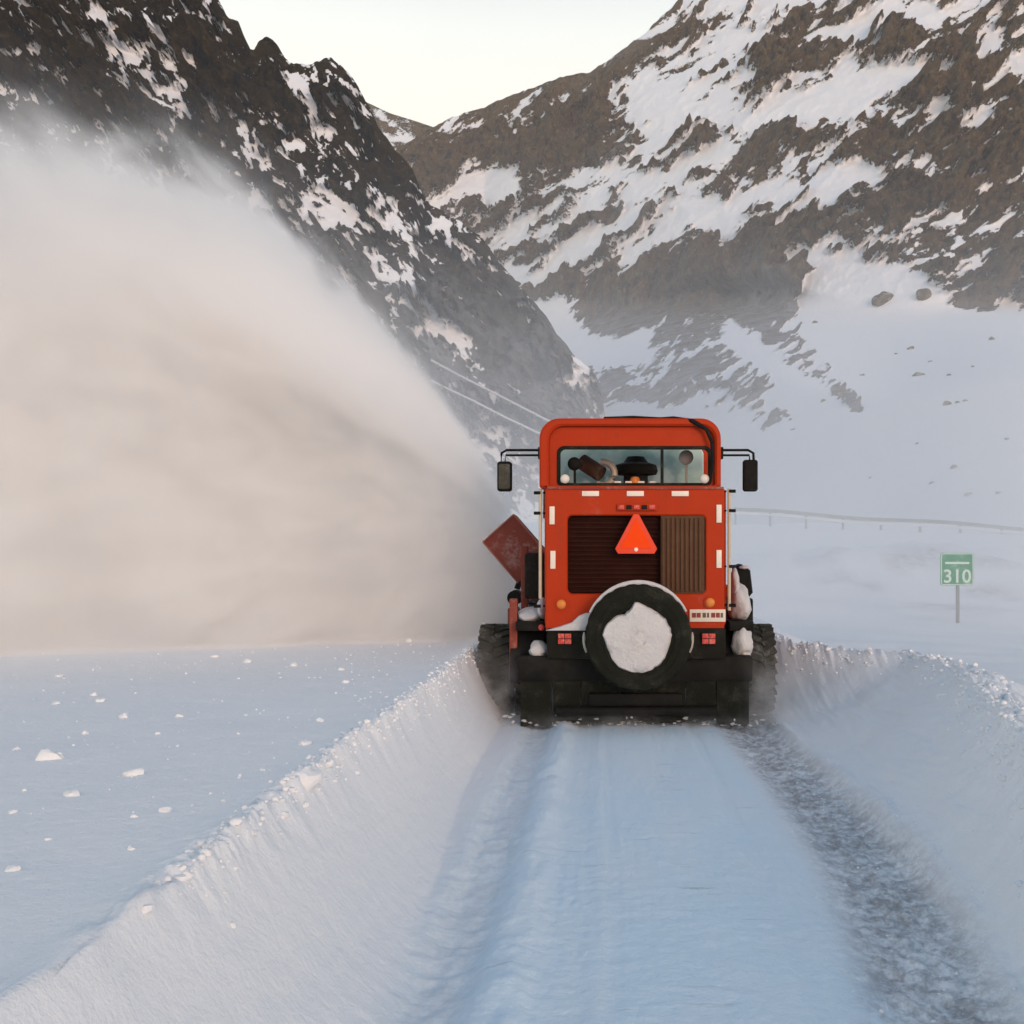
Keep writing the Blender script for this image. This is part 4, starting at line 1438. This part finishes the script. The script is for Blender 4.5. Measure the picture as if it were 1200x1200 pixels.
# ---------------------------------------------------------------- plume of thrown snow
n = NT('blown_snow')
pv = n.pos()
sp_ = n.n('ShaderNodeSeparateXYZ')
n.link(pv, sp_.inputs[0])
PXn, PYn, PZn = sp_.outputs
fcv = n.n('ShaderNodeFloatCurve')
cv = fcv.mapping.curves[0]
knots = [(-14.5, 5.0), (-11, 6.0), (-8.6, 6.32), (-6.86, 6.42), (-5.75, 6.40), (-4.87, 6.08), (-4.0, 5.40), (-3.24, 4.70), (-2.56, 4.02), (-1.95, 3.10), (-1.50, 2.15), (-1.3, 1.6)]
tox = lambda x: (x + 14.5) / 13.2
cv.points[0].location = (tox(knots[0][0]), knots[0][1] / 8)
cv.points[1].location = (tox(knots[-1][0]), knots[-1][1] / 8)
for x, z in knots[1:-1]:
    cv.points.new(tox(x), z / 8)
fcv.mapping.update()
n.link(n.smooth(PXn, -14.5, -1.3, 0, 1, 'LINEAR'), fcv.inputs['Value'])
ztop = n.math('ADD', n.math('MULTIPLY', fcv.outputs['Value'], 8.0), n.math('SUBTRACT', n.smooth(PXn, -1.6, -4.0, 0.0, 0.30), n.smooth(PXn, -4.5, -6.6, 0.0, 0.15)))
dx = n.math('MULTIPLY', n.math('ADD', PXn, 1.38), -1.0)
dz = n.math('SUBTRACT', PZn, 2.0)
ang = n.math('ARCTAN2', dz, n.math('MAXIMUM', dx, 0.02))
rad_ = n.math('SQRT', n.math('ADD', n.math('MULTIPLY', dx, dx), n.math('MULTIPLY', dz, dz)))
cmb = n.n('ShaderNodeCombineXYZ')
n.link(n.math('MULTIPLY', ang, 3.6), cmb.inputs[0])
n.link(n.math('MULTIPLY', n.math('LOGARITHM', n.math('ADD', rad_, 0.4), 2.718), 1.7), cmb.inputs[1])
n.link(n.math('MULTIPLY', PYn, 0.5), cmb.inputs[2])
streak = n.noise(cmb.outputs[0], 2.3, 6, 0.62, 0.6)
billow = n.noise(pv, 0.8, 6, 0.62)
mixn = n.math('ADD', n.math('MULTIPLY', streak, 0.68), n.math('MULTIPLY', billow, 0.32))
nz = n.math('MULTIPLY', n.math('SUBTRACT', mixn, 0.5), 3.2)
spread = n.math('MINIMUM', n.math('ADD', 0.10, n.math('MULTIPLY', rad_, 0.20)), 0.70)
edge = n.math('ADD', n.math('SUBTRACT', ztop, PZn), n.math('MULTIPLY', nz, spread))
e1 = n.smooth(edge, -0.05, 0.75)
e1 = n.math('POWER', e1, 1.6)
veil = n.math('MULTIPLY', n.smooth(edge, -0.9, 0.5), 0.03)
# front and back faces: the curtain comes a little towards the camera on the left
yf = n.math('ADD', n.math('MULTIPLY', PXn, 0.40), 13.75)
jet0 = n.math('MULTIPLY', n.smooth(n.math('ABSOLUTE', n.math('SUBTRACT', ang, n.smooth(rad_, 0, 5, 0.92, 0.62, 'LINEAR'))), 0.24, 0.0), n.smooth(rad_, 6.0, 1.0))
t_f = n.math('ADD', n.math('ADD', n.math('SUBTRACT', PYn, yf), n.math('MULTIPLY', nz, 0.36)), n.math('MULTIPLY', jet0, 0.70))
f_in = n.smooth(t_f, -0.15, 0.6)
f_out = n.smooth(t_f, 3.4, 2.2)
rgt = n.smooth(n.math('ADD', PXn, n.math('MULTIPLY', nz, 0.1)), -1.30, -1.62)
core = n.math('ADD', 0.55, n.math('MULTIPLY', n.smooth(mixn, 0.42, 0.62), 0.9))
jet = n.math('MULTIPLY', jet0, 6.0)
dn_ = n.math('MULTIPLY', n.math('ADD', n.math('MULTIPLY', e1, n.math('ADD', core, jet)), veil), n.math('MULTIPLY', n.math('MULTIPLY', f_in, f_out), rgt))
dn_ = n.math('MULTIPLY', dn_, 2.6)
vol = n.n('ShaderNodeVolumePrincipled')
vol.inputs['Color'].default_value = (0.986, 0.984, 0.982, 1)
vol.inputs['Anisotropy'].default_value = 0.15
n.link(dn_, vol.inputs['Density'])
n.link(vol.outputs[0], n.out.inputs['Volume'])
bm = N()
# wedge-shaped domain: follows the arc, rests just above the field
n_k = [(-14.5, 6.8), (-6.86, 7.4), (-4.87, 7.1), (-3.24, 5.9), (-2.2, 4.4), (-1.3, 3.0)]
low, prev = 0.60, None
for x, zt in n_k:
    y0 = 13.75 + 0.40 * x - 1.5
    ring = [bm.verts.new((x, y0, low)), bm.verts.new((x, y0 + 4.6, low)), bm.verts.new((x, y0 + 4.6, zt)), bm.verts.new((x, y0, zt))]
    if prev:
        for j in range(4):
            bm.faces.new((prev[j], prev[(j + 1) % 4], ring[(j + 1) % 4], ring[j]))
    else:
        bm.faces.new(ring)
    prev = ring
bm.faces.new(prev)
pl = obj('snow_plume', finish(bm, 'snow_plume', 0), n.m)
tag(pl, 'great curved cloud of powder snow blown from the red chute across the left', 'snow plume', kind='stuff')

# ---------------------------------------------------------------- powder thrown up by the wheels
n = NT('wheel_powder')
pv = n.pos()
sp_ = n.n('ShaderNodeSeparateXYZ')
n.link(pv, sp_.inputs[0])
ax_ = n.math('ABSOLUTE', n.math('ADD', sp_.outputs[0], 0.07))
sx_ = n.math('MULTIPLY', n.smooth(ax_, 1.02, 1.38), n.smooth(ax_, 1.95, 1.55))
low_ = n.math('MULTIPLY', n.smooth(sp_.outputs[2], 0.22, 0.0), 0.8)
sz_ = n.smooth(sp_.outputs[2], 0.95, 0.1)
sy_ = n.math('MULTIPLY', n.smooth(sp_.outputs[1], 10.65, 11.2), n.smooth(sp_.outputs[1], 12.9, 12.2))
nn_ = n.smooth(n.noise(pv, 2.6, 5, 0.65), 0.40, 0.66)
d_ = n.math('MULTIPLY', n.math('MULTIPLY', n.math('ADD', n.math('MULTIPLY', sx_, sz_), low_), sy_), n.math('MULTIPLY', nn_, 2.0))
vol = n.n('ShaderNodeVolumePrincipled')
vol.inputs['Color'].default_value = (0.985, 0.98, 0.98, 1)
n.link(d_, vol.inputs['Density'])
n.link(vol.outputs[0], n.out.inputs['Volume'])
bm = N()
add_box(bm, (-2.05, 10.6, 0.0), (1.95, 12.95, 1.0))
tag(obj('wheel_spray', finish(bm, 'wheel_spray', 0), n.m), 'fine powder snow whirled up round the rear wheels of the snow blower', 'snow spray', kind='stuff')

# ---------------------------------------------------------------- thin drift of powder over the valley floor
n = NT('drifting_powder')
pv = n.pos()
sp_ = n.n('ShaderNodeSeparateXYZ')
n.link(pv, sp_.inputs[0])
fz = n.math('POWER', n.smooth(sp_.outputs[2], 14.5, 0.0, 0, 1, 'LINEAR'), 2.4)
fy = n.math('MULTIPLY', n.smooth(sp_.outputs[1], 18.5, 20.5), n.smooth(sp_.outputs[1], 55, 32))
fx = n.math('MULTIPLY', n.smooth(sp_.outputs[0], -40, -25), n.smooth(sp_.outputs[0], 75, 45))
dd_ = n.math('MULTIPLY', n.math('MULTIPLY', fz, fy), fx)
dd_ = n.math('MULTIPLY', dd_, n.smooth(n.noise(pv, 0.16, 3), 0.35, 0.65, 0.050, 0.105))
vol = n.n('ShaderNodeVolumePrincipled')
vol.inputs['Color'].default_value = (0.95, 0.97, 1.0, 1)
n.link(dd_, vol.inputs['Density'])
n.link(vol.outputs[0], n.out.inputs['Volume'])
bm = N()
add_box(bm, (-40, 18.5, -0.8), (75, 55, 18))
tag(obj('drifting_snow', finish(bm, 'drifting_snow', 0), n.m), 'thin veil of powder snow drifting over the valley floor behind the green sign', 'drifting snow', kind='stuff')

# ---------------------------------------------------------------- haze in the valley
hz = NT('cold_valley_air')
hv = hz.n('ShaderNodeVolumePrincipled')
hv.inputs['Color'].default_value = (0.93, 0.96, 1.0, 1)
hv.inputs['Density'].default_value = 0.00022
hv.inputs['Anisotropy'].default_value = 0.0
hz.link(hv.outputs[0], hz.out.inputs['Volume'])
zs = [max((o.matrix_world @ Vector(c)).z for c in o.bound_box) for o in SC.objects if o.type == 'MESH']
xm = max(abs((o.matrix_world @ Vector(c)).x) for o in SC.objects if o.type == 'MESH' for c in o.bound_box)
ym = max((o.matrix_world @ Vector(c)).y for o in SC.objects if o.type == 'MESH' for c in o.bound_box)
yn = min((o.matrix_world @ Vector(c)).y for o in SC.objects if o.type == 'MESH' for c in o.bound_box)
zmin = min((o.matrix_world @ Vector(c)).z for o in SC.objects if o.type == 'MESH' for c in o.bound_box)
bm = N()
add_box(bm, (-xm - 6, yn - 6, zmin - 1.0), (xm + 6, ym + 6, max(zs) + 3))
tag(obj('haze', finish(bm, 'haze', 0), hz.m), kind='stuff')
print('HAZE BOX', xm, yn, ym, zmin, max(zs))
